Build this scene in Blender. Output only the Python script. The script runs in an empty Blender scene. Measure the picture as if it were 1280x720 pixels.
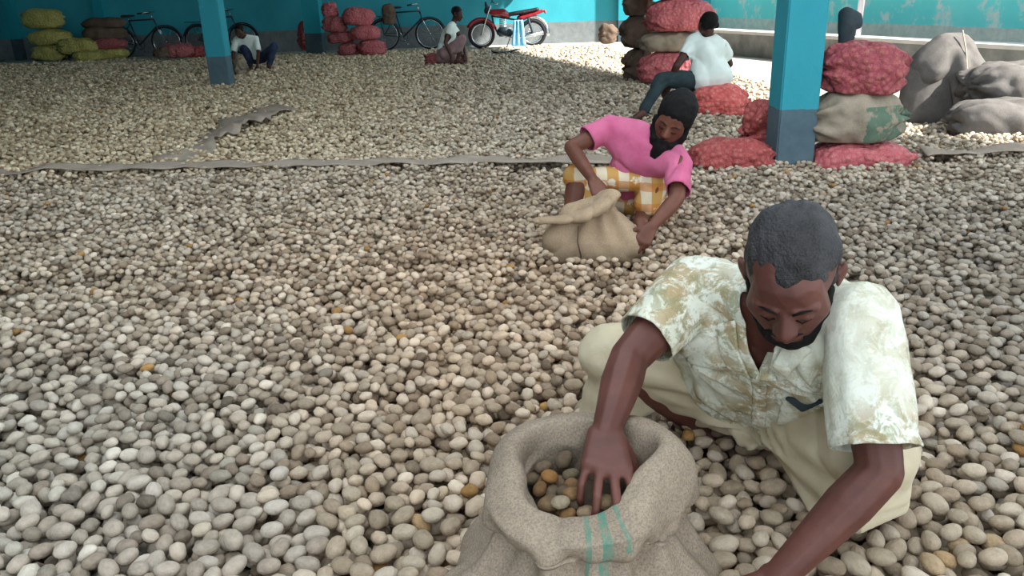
import bpy, bmesh, math, random
import numpy as np
from mathutils import Vector, Matrix, Euler

random.seed(7); rng = np.random.default_rng(7)
sc = bpy.context.scene
COL = sc.collection
V = Vector
PI = math.pi

# ------------------------------------------------------------------ camera
CAM_H, FPX, PITCH, ROLL = 1.1, 1000.0, math.atan(.368), math.radians(1.8)
_cp, _sp, _cr, _sr = math.cos(PITCH), math.sin(PITCH), math.cos(ROLL), math.sin(ROLL)
FW = V((0, _cp, -_sp)); U0 = V((0, _sp, _cp)); R0 = V((1, 0, 0))
CR = R0 * _cr - U0 * _sr; CU = U0 * _cr + R0 * _sr
cam_d = bpy.data.cameras.new('camera'); cam = bpy.data.objects.new('camera', cam_d); COL.objects.link(cam)
cam_d.sensor_width = 36; cam_d.lens = 36 * FPX / 1280; cam_d.clip_start = .02; cam_d.clip_end = 200
m = Matrix((CR, CU, -FW)).transposed().to_4x4(); m.translation = V((0, 0, CAM_H)); cam.matrix_world = m
sc.camera = cam

# ------------------------------------------------------------------ light
w = bpy.data.worlds.new('world'); sc.world = w; w.use_nodes = True
bg = w.node_tree.nodes['Background']; bg.inputs[0].default_value = (.83, .92, 1, 1); bg.inputs[1].default_value = 1.5
sun_d = bpy.data.lights.new('sun', 'SUN'); sun_d.energy = 10; sun_d.angle = math.radians(2); sun_d.color = (1, .96, .9)
sun = bpy.data.objects.new('sun', sun_d); COL.objects.link(sun)
SUN_TO = V((1, -.45, 1.05)).normalized()
sun.rotation_euler = SUN_TO.to_track_quat('Z', 'Y').to_euler()
sc.view_settings.view_transform = 'Standard'; sc.view_settings.look = 'None'
sc.view_settings.exposure = .8; sc.view_settings.gamma = 1


def at(px, py, z=None, h=None, y=None):
    """a point of the place, measured off the photograph: z = distance along the view axis, or h = height, or y = distance"""
    d = FW + CR * ((px - 640) / FPX) + CU * ((360 - py) / FPX)
    if h is not None: z = (h - CAM_H) / d.z
    if y is not None: z = y / d.y
    return V((0, 0, CAM_H)) + d * z


def proj(P):
    q = np.asarray(P, float) - np.array([0, 0, CAM_H])
    z = q @ np.array(FW); return 640 + FPX * (q @ np.array(CR)) / z, 360 - FPX * (q @ np.array(CU)) / z, z


# ------------------------------------------------------------------ helpers
def tag(o, label=None, cat=None, group=None, kind=None):
    if label: o['label'] = label
    if cat: o['category'] = cat
    if group: o['group'] = group
    if kind: o['kind'] = kind
    return o


def empty(name, loc, label, cat, group=None, rz=0):
    o = bpy.data.objects.new(name, None); COL.objects.link(o); o.location = loc; o.rotation_euler.z = rz
    o.empty_display_size = .1
    return tag(o, label, cat, group)


def link(name, me, mat=None, parent=None, smooth=True):
    if isinstance(me, bmesh.types.BMesh):
        b = me; me = bpy.data.meshes.new(name); b.to_mesh(me); b.free()
    if mat and not me.materials: me.materials.append(mat)
    if smooth: me.shade_smooth()
    o = bpy.data.objects.new(name, me); COL.objects.link(o)
    if parent is not None:
        o.parent = parent
        if parent.matrix_world == Matrix() and (parent.location.length or parent.rotation_euler.z):
            pass
    return o


def world_child(o, parent):
    """the mesh of o is in world coordinates: shift it into the parent's frame"""
    M = Matrix.Translation(parent.location) @ Euler((0, 0, parent.rotation_euler.z)).to_matrix().to_4x4()
    o.data.transform(M.inverted()); o.parent = parent
    return o


def part(name, me, mat, parent, smooth=True):
    """mesh in world coordinates, as a part of parent (whose own frame is a location and a turn about Z)"""
    o = link(name, me, mat, None, smooth)
    return world_child(o, parent)


def np_of(me):
    P = np.empty(len(me.vertices) * 3); me.vertices.foreach_get('co', P); N = np.empty_like(P)
    me.vertices.foreach_get('normal', N); return P.reshape(-1, 3), N.reshape(-1, 3)


def set_np(me, P):
    me.vertices.foreach_set('co', np.ascontiguousarray(P).ravel()); me.update()


def wob(P, f, seed, octs=5, ani=None):
    """cheap smooth noise in about -1..1"""
    r = np.random.default_rng(seed); out = 0
    for i in range(octs):
        d = r.normal(size=3)
        if ani is not None: d = d * np.array(ani)
        d /= np.linalg.norm(d) + 1e-9
        out = out + np.sin(P @ d * f * r.uniform(.6, 1.5) + r.uniform(0, 6.28) + 1.3 * np.sin(P @ r.normal(size=3) * f * .45 + i))
    return out / octs * 1.6


def sstep(a, b, x):
    t = np.clip((x - a) / (b - a), 0, 1); return t * t * (3 - 2 * t)


_ico = {}
def ico(n):
    if n not in _ico:
        b = bmesh.new(); bmesh.ops.create_icosphere(b, subdivisions=n, radius=1)
        _ico[n] = (np.array([v.co[:] for v in b.verts]), [[v.index for v in f.verts] for f in b.faces]); b.free()
    return _ico[n]


class Blob:
    """a body or a cloth built as a union of hulls of balls, grown into one skin"""
    def __init__(s): s.v = []; s.f = []; s.n = 0
    def hull(s, *balls, q=2):
        P = []
        for b in balls:
            c, r = b[0], b[1]
            r = (r, r, r) if isinstance(r, (int, float)) else r
            p = ico(q)[0] * np.array(r)
            if len(b) > 2: p = p @ np.array(b[2]).T
            P.append(p + np.array(c[:]))
        P = np.concatenate(P)
        b = bmesh.new()
        for p in P: b.verts.new(p)
        g = bmesh.ops.convex_hull(b, input=b.verts, use_existing_faces=False)
        bmesh.ops.delete(b, geom=[v for v in b.verts if not v.link_faces], context='VERTS')
        b.verts.index_update()
        s.v += [v.co[:] for v in b.verts]; s.f += [[v.index + s.n for v in f.verts] for f in b.faces]; s.n += len(b.verts); b.free()
        return s
    def chain(s, *balls, q=2):
        for a, b in zip(balls[:-1], balls[1:]): s.hull(a, b, q=q)
        return s
    def build(s, voxel, smooth=3, fac=.6):
        me = bpy.data.meshes.new('m'); me.from_pydata(s.v, [], s.f)
        o = bpy.data.objects.new('t', me); COL.objects.link(o)
        md = o.modifiers.new('r', 'REMESH'); md.mode = 'VOXEL'; md.voxel_size = voxel
        sm = o.modifiers.new('s', 'SMOOTH'); sm.factor = fac; sm.iterations = smooth
        dg = bpy.context.evaluated_depsgraph_get(); out = bpy.data.meshes.new_from_object(o.evaluated_get(dg))
        bpy.data.objects.remove(o); bpy.data.meshes.remove(me); out.materials.clear()
        return out


def cut_mesh(me, fn):
    """drop the vertices for which fn(P, N) is true"""
    P, N = np_of(me); k = fn(P, N)
    b = bmesh.new(); b.from_mesh(me); b.verts.ensure_lookup_table()
    bmesh.ops.delete(b, geom=[b.verts[i] for i in np.nonzero(k)[0]], context='VERTS'); 
    for _ in range(6):
        mv = {}
        for v in b.verts:
            nb = [e.other_vert(v).co for e in v.link_edges if e.is_boundary]
            if len(nb) == 2: mv[v] = v.co * .4 + (nb[0] + nb[1]) * .3
        for v, c in mv.items(): v.co = c
    b.to_mesh(me); b.free(); return me


def solidify(me, t):
    o = bpy.data.objects.new('t', me); COL.objects.link(o); md = o.modifiers.new('s', 'SOLIDIFY'); md.thickness = t; md.offset = -1
    dg = bpy.context.evaluated_depsgraph_get(); out = bpy.data.meshes.new_from_object(o.evaluated_get(dg)); bpy.data.objects.remove(o)
    return out


def bbox(bm, x0, x1, y0, y1, z0, z1, bev=0, M=None):
    g = bmesh.ops.create_cube(bm, size=1)['verts']
    for v in g: v.co = V(((x0 + x1) / 2 + v.co.x * (x1 - x0), (y0 + y1) / 2 + v.co.y * (y1 - y0), (z0 + z1) / 2 + v.co.z * (z1 - z0)))
    if bev:
        es = list({e for v in g for e in v.link_edges}); bmesh.ops.bevel(bm, geom=es, offset=bev, segments=2, affect='EDGES')
    if M is not None:
        for v in bm.verts: v.co = M @ v.co
    return bm


def tube(bm, pts, r, n=8, closed=False):
    pts = [V(p) for p in pts]; rs = r if isinstance(r, (list, tuple)) else [r] * len(pts); rings = []
    L = len(pts); prev = None
    for i, p in enumerate(pts):
        a = pts[(i - 1) % L] if (i or closed) else p; c = pts[(i + 1) % L] if (i < L - 1 or closed) else p
        t = (c - a).normalized()
        if prev is None:
            u = t.orthogonal().normalized()
        else:
            u = (prev - t * prev.dot(t)).normalized()
        prev = u; w_ = t.cross(u)
        rings.append([bm.verts.new(p + (u * math.cos(2 * PI * k / n) + w_ * math.sin(2 * PI * k / n)) * rs[i]) for k in range(n)])
    for i in range(L if closed else L - 1):
        A, B = rings[i], rings[(i + 1) % L]
        for k in range(n): bm.faces.new((A[k], A[(k + 1) % n], B[(k + 1) % n], B[k]))
    if not closed: bm.faces.new(rings[0][::-1]); bm.faces.new(rings[-1])
    return bm


# ------------------------------------------------------------------ materials
def srgb(c):
    if isinstance(c, str):
        c = [int(c[i:i + 2], 16) / 255 for i in (0, 2, 4)]
    return [((x + .055) / 1.055) ** 2.4 if x > .04045 else x / 12.92 for x in c] + [1]


class Mat:
    def __init__(s, name, rough=.8, spec=.3):
        s.m = bpy.data.materials.new(name); s.m.use_nodes = True; s.t = s.m.node_tree; s.N = s.t.nodes; s.L = s.t.links
        s.b = s.N['Principled BSDF']; s.b.inputs['Roughness'].default_value = rough; s.b.inputs['Specular IOR Level'].default_value = spec
        s.co = s.N.new('ShaderNodeTexCoord')
    def noise(s, scale, detail=4, rough=.6, co='Object', dist=0, stretch=None):
        n = s.N.new('ShaderNodeTexNoise'); n.inputs['Scale'].default_value = scale; n.inputs['Detail'].default_value = detail
        n.inputs['Roughness'].default_value = rough; n.inputs['Distortion'].default_value = dist
        src = s.co.outputs[co]
        if stretch:
            mp = s.N.new('ShaderNodeMapping'); mp.inputs['Scale'].default_value = stretch; s.L.new(src, mp.inputs[0]); src = mp.outputs[0]
        s.L.new(src, n.inputs['Vector']); return n.outputs['Fac']
    def wave(s, scale, axis='X', dist=0, co='Object'):
        n = s.N.new('ShaderNodeTexWave'); n.bands_direction = axis; n.inputs['Scale'].default_value = scale; n.inputs['Distortion'].default_value = dist
        s.L.new(s.co.outputs[co], n.inputs['Vector']); return n.outputs['Fac']
    def voro(s, scale, feature='F1', out='Distance', co='Object', rnd=1):
        n = s.N.new('ShaderNodeTexVoronoi'); n.feature = feature; n.inputs['Scale'].default_value = scale; n.inputs['Randomness'].default_value = rnd
        s.L.new(s.co.outputs[co], n.inputs['Vector']); return n.outputs[out]
    def ramp(s, fac, stops, interp='LINEAR'):
        r = s.N.new('ShaderNodeValToRGB'); e = r.color_ramp; e.interpolation = interp
        while len(e.elements) < len(stops): e.elements.new(.5)
        for k, (p, c) in enumerate(stops): e.elements[k].position = p; e.elements[k].color = srgb(c) if not isinstance(c, float) else (c, c, c, 1)
        s.L.new(fac, r.inputs[0]); return r.outputs[0]
    def mix(s, fac, a, b, mode='MIX'):
        n = s.N.new('ShaderNodeMix'); n.data_type = 'RGBA'; n.blend_type = mode
        for k, x in ((0, fac), (6, a), (7, b)):
            if isinstance(x, (int, float)): n.inputs[k].default_value = x
            elif isinstance(x, (str, list, tuple)): n.inputs[k].default_value = srgb(x) if isinstance(x, str) else x
            else: s.L.new(x, n.inputs[k])
        return n.outputs[2]
    def math(s, op, a, b=0.):
        n = s.N.new('ShaderNodeMath'); n.operation = op
        for k, x in ((0, a), (1, b)):
            if isinstance(x, (int, float)): n.inputs[k].default_value = x
            else: s.L.new(x, n.inputs[k])
        return n.outputs[0]
    def sep(s, out='Object'):
        n = s.N.new('ShaderNodeSeparateXYZ'); s.L.new(s.co.outputs[out], n.inputs[0]); return n.outputs
    def attr(s, name, kind='GEOMETRY', out='Color'):
        n = s.N.new('ShaderNodeAttribute'); n.attribute_name = name; n.attribute_type = kind; return n.outputs[out]
    def rand(s):
        return s.N.new('ShaderNodeObjectInfo').outputs['Random']
    def color(s, c):
        if isinstance(c, str): s.b.inputs['Base Color'].default_value = srgb(c)
        else: s.L.new(c, s.b.inputs['Base Color'])
        return s
    def bump(s, h, strength=.3, dist=.01):
        n = s.N.new('ShaderNodeBump'); n.inputs['Strength'].default_value = strength; n.inputs['Distance'].default_value = dist
        s.L.new(h, n.inputs['Height'])
        prev = s.b.inputs['Normal'].links
        if prev: s.L.new(prev[0].from_socket, n.inputs['Normal'])
        s.L.new(n.outputs[0], s.b.inputs['Normal']); return s


def plain(name, c1, c2=None, scale=8, rough=.8, spec=.3, metal=0, bump=.1, bscale=60):
    k = Mat(name, rough, spec); k.b.inputs['Metallic'].default_value = metal
    k.color(k.ramp(k.noise(scale), [(.3, c1), (.7, c2 or c1)])) if c2 else k.color(c1)
    if bump: k.bump(k.noise(bscale), bump, .004)
    return k.m


def jute(name, c1, c2, weave=380, stripe=None, bump=.5):
    k = Mat(name, .95, .08)
    c = k.ramp(k.noise(7, 6, .7), [(.25, c1), (.75, c2)])
    wv = k.math('MULTIPLY', k.wave(weave / 6.28, 'X', 1.5), k.wave(weave / 6.28, 'Z', 1.5))
    sp = k.noise(230, 2, .8)
    c = k.mix(.28, c, k.ramp(sp, [(.3, '4f443a'), (.62, 'd8cbb8')]), 'OVERLAY')
    if stripe: c = stripe(k, c)
    k.color(c); k.bump(sp, bump, .0016); k.bump(k.noise(25, 4), .35, .008)
    return k.m


def net(name, c1, c2, c3, scale=26):
    k = Mat(name, .65, .3)
    v = k.voro(scale); c = k.ramp(v, [(.05, c3), (.45, c2), (.8, c1)])
    c = k.mix(.5, c, k.ramp(k.noise(5, 4), [(.3, c1), (.7, c2)]))
    g = k.noise(150, 1); c = k.mix(.25, c, k.ramp(g, [(.4, c1), (.6, c3)]))
    k.color(c); k.bump(k.ramp(v, [(0., 1.), (.75, 0.)]), .8, .02)
    return k.m


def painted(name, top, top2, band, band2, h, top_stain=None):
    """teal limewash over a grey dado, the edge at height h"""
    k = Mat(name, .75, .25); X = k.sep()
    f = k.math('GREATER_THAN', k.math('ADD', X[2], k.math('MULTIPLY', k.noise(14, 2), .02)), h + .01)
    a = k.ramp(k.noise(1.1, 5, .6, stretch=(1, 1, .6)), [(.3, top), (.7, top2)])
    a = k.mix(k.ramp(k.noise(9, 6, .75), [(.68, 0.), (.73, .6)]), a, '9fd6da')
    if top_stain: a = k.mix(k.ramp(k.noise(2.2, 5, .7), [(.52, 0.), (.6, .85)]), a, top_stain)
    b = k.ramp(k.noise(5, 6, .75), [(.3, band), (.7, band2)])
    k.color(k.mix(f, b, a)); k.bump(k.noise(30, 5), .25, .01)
    return k.m


M = {}
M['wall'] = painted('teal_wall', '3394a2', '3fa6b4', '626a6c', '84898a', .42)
M['wall_out'] = painted('weathered_lit_teal_wall', '6ce9ec', '86f0f0', 'b4c6c0', 'e4ebe5', .42, 'e6f0ea')  # teal and dado lightened to stand in for daylight; blotches are peeling paint
M['pillar'] = painted('teal_pillar', '2f93a2', '3aa3b3', '4a616b', '5d737c', .39)
M['pillar_back'] = painted('teal_pilaster', '1f8b98', '2a9dab', '354a52', '4c5c62', .42)
M['concrete'] = plain('concrete', 'a7a39b', 'bdb9b0', 3, .9, .2, 0, .3, 20)
M['plinth'] = plain('plinth_concrete', '6e6f6c', '92928d', 4, .9, .2, 0, .3, 25)
M['plinth_top'] = plain('pale_concrete', 'b9b7b0', 'cfcdc6', 4, .9, .2, 0, .3, 25)
M['roof'] = plain('roof_sheet', '8f979a', 'a9b0b2', 2, .6, .3)
M['bed'] = plain('dusty_mat', '453a30', '5e5144', 20, .95, .1, 0, .5, 60)
M['jute'] = jute('jute', 'a69682', 'c2b29c')
M['jute_tan'] = jute('tan_jute', 'a08b74', 'b8a48c')
M['jute_grey'] = jute('grey_jute', '555352', '72706f', 300)
M['jute_dark'] = jute('dark_jute', '55473e', '7a6a5e', 300)
M['jute_olive'] = jute('olive_jute', '837a6b', 'a79d8c', 300)
def _green(k, c):
    X = k.sep(); f = k.math('MULTIPLY', k.math('GREATER_THAN', k.math('ADD', X[0], k.math('MULTIPLY', k.noise(9, 3), .12)), .05), k.math('LESS_THAN', X[2], .23))
    f = k.math('MULTIPLY', f, k.ramp(k.noise(13, 3), [(.42, 0.), (.52, .75)])); return k.mix(f, c, '3f6d5c')
M['olive_green'] = jute('olive_jute_green_print', '857d70', 'b0a797', 300, _green)
M['mat'] = jute('mat_jute', '91877c', 'b5aba0', 300)
M['net_red'] = net('red_net', '8c2a30', 'ad4a4c', 'c98f7f')
M['net_pink'] = net('pink_net', 'a84450', 'c4666c', 'd79c92')
M['net_dim'] = net('rose_net', '8e3d45', 'ae5c60', 'bd8a80')
M['net_coral'] = net('coral_net', 'c8434a', 'e5706a', 'f0ac9c')
M['net_yellow'] = net('yellow_net', '948a3c', 'bcb25e', 'ddd69c')
M['net_mixed'] = net('magenta_net', '7e2e42', 'b34a5c', 'b08a66')
M['hair'] = plain('black_hair', '0b0a0a', '161415', 90, .7, .2, 0, .9, 260)
M['hair_grey'] = None
M['rubber'] = plain('black_rubber', '16171a', '222327', 20, .7, .3)
M['chrome'] = plain('chrome', 'b5babd', 'c9cdd0', 20, .25, .6, 1)
M['steel_dark'] = plain('dark_steel', '25313a', '33414a', 20, .5, .5, .4)
M['red_paint'] = plain('red_paint', '7c1420', '9a1c2a', 10, .25, .6)
M['seat_black'] = plain('black_vinyl', '17171b', '232328', 30, .5, .4)
M['blue_cloth'] = plain('blue_cloth', '5b9cc9', '8cc2e4', 10, .8, .2)
M['white_shirt'] = plain('white_cotton', 'd6e4dc', 'e9f3ec', 6, .9, .15, 0, .3, 40)
M['dark_pants'] = plain('slate_trousers', '2a3639', '37464a', 9, .9, .15, 0, .3, 60)
M['navy'] = plain('navy_trousers', '242d42', '39445c', 9, .9, .15)
M['green_lungi'] = plain('olive_lungi', '56643a', '76834f', 9, .9, .15)
M['mauve'] = plain('mauve_lungi', '8a6f70', 'a98b8c', 9, .9, .15)
M['dark_cloth'] = plain('dark_grey_cloth', '2c3438', '414b50', 9, .9, .15)
M['pole'] = plain('pale_pole', 'b9b2bd', 'd0cad2', 5, .6, .4)
M['lid'] = plain('eyelash_black', '120b0a', None, rough=.8, bump=0)
M['button'] = plain('button', 'cfc8b4', None, rough=.4, bump=0)


def skin(name, a, b, c=None):
    k = Mat(name, .5, .35)
    k.color(k.ramp(k.noise(9, 5, .6), [(.3, a), (.7, b)]))
    k.b.inputs['Subsurface Weight'].default_value = .04; k.b.inputs['Subsurface Scale'].default_value = .01
    k.bump(k.noise(220, 3), .25, .0015); k.bump(k.noise(45, 4), .2, .003)
    return k.m
M['skin1'] = skin('skin_brown', '512f28', '6b4238')
M['skin2'] = skin('skin_warm', '593427', '774a3a')
M['skin3'] = skin('skin_dark', '3f2620', '5a382e')

k = Mat('hair_greying', .6, .4)
k.color(k.mix(k.ramp(k.noise(7, 3), [(.45, 0.), (.8, .38)]), k.ramp(k.noise(300, 2), [(.4, '0a0a0a'), (.6, '2b292a')]), '6e6c70'))
k.bump(k.noise(190, 3), 1, .006); M['hair_grey'] = k.m

# off-white shirt with a mottled ochre and olive print
k = Mat('printed_shirt', .85, .15)
base = k.ramp(k.noise(10, 4), [(.3, 'd2d2be'), (.7, 'e3e6da')])
b1 = k.ramp(k.noise(17, 6, .75, dist=.6), [(.47, 0.), (.56, .75)]); b2 = k.ramp(k.noise(27, 5, .7, dist=1.2), [(.50, 0.), (.58, .7)])
gate = k.ramp(k.noise(4.5, 2), [(.38, .2), (.56, 1.)])
c = k.mix(k.math('MULTIPLY', b1, gate), base, '9c7d45'); c = k.mix(k.math('MULTIPLY', b2, gate), c, '8c8a66')
c = k.mix(k.ramp(k.noise(60, 3, .7), [(.6, 0.), (.68, .5)]), c, 'eee9dc')
k.color(c); k.bump(k.noise(18, 4, dist=.8), .4, .012); k.bump(k.noise(300, 2), .2, .001); M['shirt1'] = k.m
# cream lungi
k = Mat('cream_lungi', .85, .15)
k.color(k.ramp(k.noise(5, 4), [(.3, 'b8a98e'), (.7, 'd2c6aa')])); k.bump(k.noise(22, 4, dist=.5), .35, .01); k.bump(k.noise(300, 2), .2, .001); M['lungi1'] = k.m
k = Mat('pink_shirt', .85, .15)
k.color(k.ramp(k.noise(6, 4), [(.3, 'c2597f'), (.7, 'd67a9b')])); k.bump(k.noise(16, 4, dist=.8), .4, .012); M['shirt2'] = k.m
k = Mat('plaid_lungi', .85, .15)
c = k.mix(k.ramp(k.wave(3.1, 'X', .8), [(.5, 0.), (.56, .85)]), 'c79a5a', 'e2d8bf')
c = k.mix(k.ramp(k.wave(3.3, 'Z', .8), [(.6, 0.), (.66, .7)]), c, 'c9803c')
c = k.mix(k.ramp(k.noise(13, 3), [(.58, 0.), (.62, .8)]), c, 'ece4cf')
k.color(c); k.bump(k.noise(18, 4, dist=.8), .4, .012); M['lungi2'] = k.m


def nut_mat(name, source):
    k = Mat(name, .62, .3)
    if source == 'inst': c0 = k.attr('tint', 'INSTANCER'); rnd = k.attr('rnd', 'INSTANCER', 'Fac')
    else:
        rnd = k.rand()
        c0 = k.ramp(rnd, source, 'LINEAR')
    n = k.noise(1.3, 5, .7)
    c = k.mix(.5, c0, k.ramp(n, [(.3, '6f6455'), (.6, 'e4dccb')]), 'SOFT_LIGHT')
    spot = k.ramp(k.noise(2.6, 4, .8), [(.6, 0.), (.7, .5)]); c = k.mix(spot, c, '5d4d3c')
    k.color(c); k.bump(k.noise(3, 5, .7), .35, .15)
    return k.m

# ------------------------------------------------------------------ the setting
def poly_slab(pts, z0, z1):
    b = bmesh.new(); lo = [b.verts.new((x, y, z0)) for x, y in pts]; hi = [b.verts.new((x, y, z1)) for x, y in pts]
    n = len(pts); b.faces.new(lo[::-1]); b.faces.new(hi)
    for i in range(n): b.faces.new((lo[i], lo[(i + 1) % n], hi[(i + 1) % n], hi[i]))
    return b


def struct(name, bm, mat, smooth=False):
    return tag(link(name, bm, mat, None, smooth), kind='structure')


FZ = -.075                                   # the concrete under the nuts
def ground(x, y):
    """height of the mats the nuts lie on"""
    P = np.stack([np.asarray(x, float), np.asarray(y, float), 0 * np.asarray(x, float)], -1)
    g = .020 * wob(P, 3.2, 3, 5) + .014 * wob(P, 9, 5, 5)
    far = sstep(5, 9, P[..., 1])
    return -.052 + g * (1 - .6 * far)

struct('floor', poly_slab([(-14.2, -4.2), (9, -4.2), (9, 21), (-14, 21)], -.3, FZ), M['concrete'])
BACK = 20.4
b = bmesh.new(); bbox(b, -14, 5.0, BACK, BACK + .25, FZ, 4.6)
struct('wall_back', b, M['wall'])
b = bmesh.new(); bbox(b, -14.2, -13.9, -4.2, BACK + .25, FZ, 4.6)
struct('wall_left', b, M['wall'])
b = bmesh.new(); bbox(b, -14.2, -4.2, -4.2, -4, FZ, 4.6)  # unseen wall added behind the camera to dim the left side
struct('shade_wall', b, M['wall'])
# the outer wall beyond the open side runs from the corner towards the camera
A, B_ = V((5.0, BACK, 0)), V((9.4, 3.6, 0)); L_ = (B_ - A).length; ang = math.atan2(B_.y - A.y, B_.x - A.x)
b = bmesh.new(); bbox(b, 0, L_, 0, .22, FZ, 2.3)
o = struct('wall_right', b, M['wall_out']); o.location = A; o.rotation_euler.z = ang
# plinth along the open side
p0, p1 = V((3.75, 16.3, 0)), V((6.95, 7.2, 0)); pl_dir = (p1 - p0).normalized(); pl_n = V((-pl_dir.y, pl_dir.x, 0))
if pl_n.x < 0: pl_n = -pl_n
q = [p0, p0 + pl_dir * 13, p0 + pl_dir * 13 + pl_n * .35, p0 + pl_n * .35]
struct('trim_1', poly_slab([(v.x, v.y) for v in q], FZ, .30), M['plinth'])
q2 = [v + (-pl_n * .03 if i in (0, 1) else pl_n * .02) for i, v in enumerate(q)]
struct('trim_2', poly_slab([(v.x, v.y) for v in q2], .30, .35), M['plinth_top'])
q3 = [p0 + pl_n * .35 + pl_dir * 0, p0 + pl_n * .35 + pl_dir * 13, p0 + pl_n * 1.6 + pl_dir * 13, p0 + pl_n * 1.6]
struct('trim_3', poly_slab([(v.x, v.y) for v in q3], FZ, .12), M['concrete'])
# roof over the shed; its edge runs along the open side, placed for the sun patch; near-bay opening added to let in skylight
RZ = 4.6
EDGE = lambda y: 6.3 - (y - 6) * .33
ro = bmesh.new()
def roof_quad(x0, x1, y0, y1):
    f = lambda x, y: EDGE(y) if x is None else x
    c = [(f(x0, y0), y0), (f(x1, y0), y0), (f(x1, y1), y1), (f(x0, y1), y1)]
    lo = [ro.verts.new((x, y, RZ)) for x, y in c]; hi = [ro.verts.new((x, y, RZ + .06)) for x, y in c]
    ro.faces.new(lo[::-1]); ro.faces.new(hi)
    for i in range(4): ro.faces.new((lo[i], lo[(i + 1) % 4], hi[(i + 1) % 4], hi[i]))
WX0, WX1, WY0, WY1 = -2.7, 3.2, -4, 6.0
roof_quad(-14, WX0, WY0, 20.6); roof_quad(WX0, WX1, WY1, 20.6); roof_quad(WX1, None, WY0, 20.6)
struct('ceiling', ro, M['roof'])
b = bmesh.new(); bbox(b, WX1, WX1 + .15, WY0 - 4, WY1 + .15, RZ + .07, RZ + 6.6)  # unseen screen added above the roof, keeps sun out of the opening
struct('sun_screen', b, M['plinth_top'])


def pillar(name_n, x, y, s, mat, h=RZ, label=None):
    b = bmesh.new(); bbox(b, -s / 2, s / 2, -s / 2, s / 2, FZ, h, .008)
    o = link('pillar', b, M[mat], None, False); o.location = (x, y, 0)
    return tag(o, label, 'pillar')

pillar(0, 1.775, 5.02, .235, 'pillar', label='square teal pillar with a dark grey foot between the stacked red sacks, nearest pillar')
pillar(1, -4.06, 11.85, .27, 'pillar', label='square teal pillar left of the squatting boy, standing in the nuts with a bright cyan side')
pillar(2, -4.12, 18.3, .36, 'pillar_back', label='teal pillar with a dark foot just left of the heap of pink sacks')
pillar(3, 2.86, BACK - .12, .24, 'pillar_back', label='slim teal pilaster on the back wall by the tall stack of red sacks')
pillar(4, -11.75, BACK - .1, .2, 'pillar_back', label='narrow pale pilaster rising behind the yellow sacks')
pillar(5, -9.6, BACK - .12, .24, 'pillar_back', label='dark pilaster on the back wall beside the leaning bicycle and brown sacks')
b = bmesh.new(); tube(b, [(0, 0, .3), (.02, 0, 3.2)], .045, 12)
o = link('pole', b, M['pole']); o.location = at(1070, 60, y=12.6); o.location.z = 0
tag(o, 'thin pale upright pole rising behind the stack of sacks by the near pillar', 'pole')
b = bmesh.new(); tube(b, [(0, 0, 1.02), (0, 0, 3.2)], .05, 10)  # dark tube standing in for a probable gap at a pilaster
o = link('gap_strip', b, M['steel_dark']); o.location = (.27, BACK - .06, 0)
tag(o, 'dark upright bar standing for a pilaster gap above the motorcycle seat', 'strip')

# ------------------------------------------------------------------ the nuts
print('nuts'); import time; T0 = time.time()
FOOT = []                                                   # (x, y, rx, ry): places kept clear for sacks and feet
SACK1 = (.125, 1.24); SACK2 = (.38, 3.34)
FOOT += [(SACK1[0], SACK1[1], .235, .20), (SACK2[0], SACK2[1], .27, .22)]
FOOT += [(1.40, 4.95, .26, .17), (2.15, 4.95, .27, .17), (1.775, 5.02, .13, .13)]
RES = .005; X0, X1, Y0, Y1 = -5.0, 5.0, .75, 5.9
nx, ny = int((X1 - X0) / RES), int((Y1 - Y0) / RES)
gx, gy = np.meshgrid(X0 + (np.arange(nx) + .5) * RES, Y0 + (np.arange(ny) + .5) * RES, indexing='ij')
HM = ground(gx, gy).astype(np.float32)
BAD = np.zeros((nx, ny), bool)
for fx, fy, rx, ry in FOOT: BAD |= ((gx - fx) / rx) ** 2 + ((gy - fy) / ry) ** 2 < 1
SEAM_Y = lambda x: 5.20 - .06 * x + .03 * np.sin(2.1 * x)
BAD |= (np.abs(gy - SEAM_Y(gx)) < .055) & ((gx < .75) | (gx > 2.6))
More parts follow.
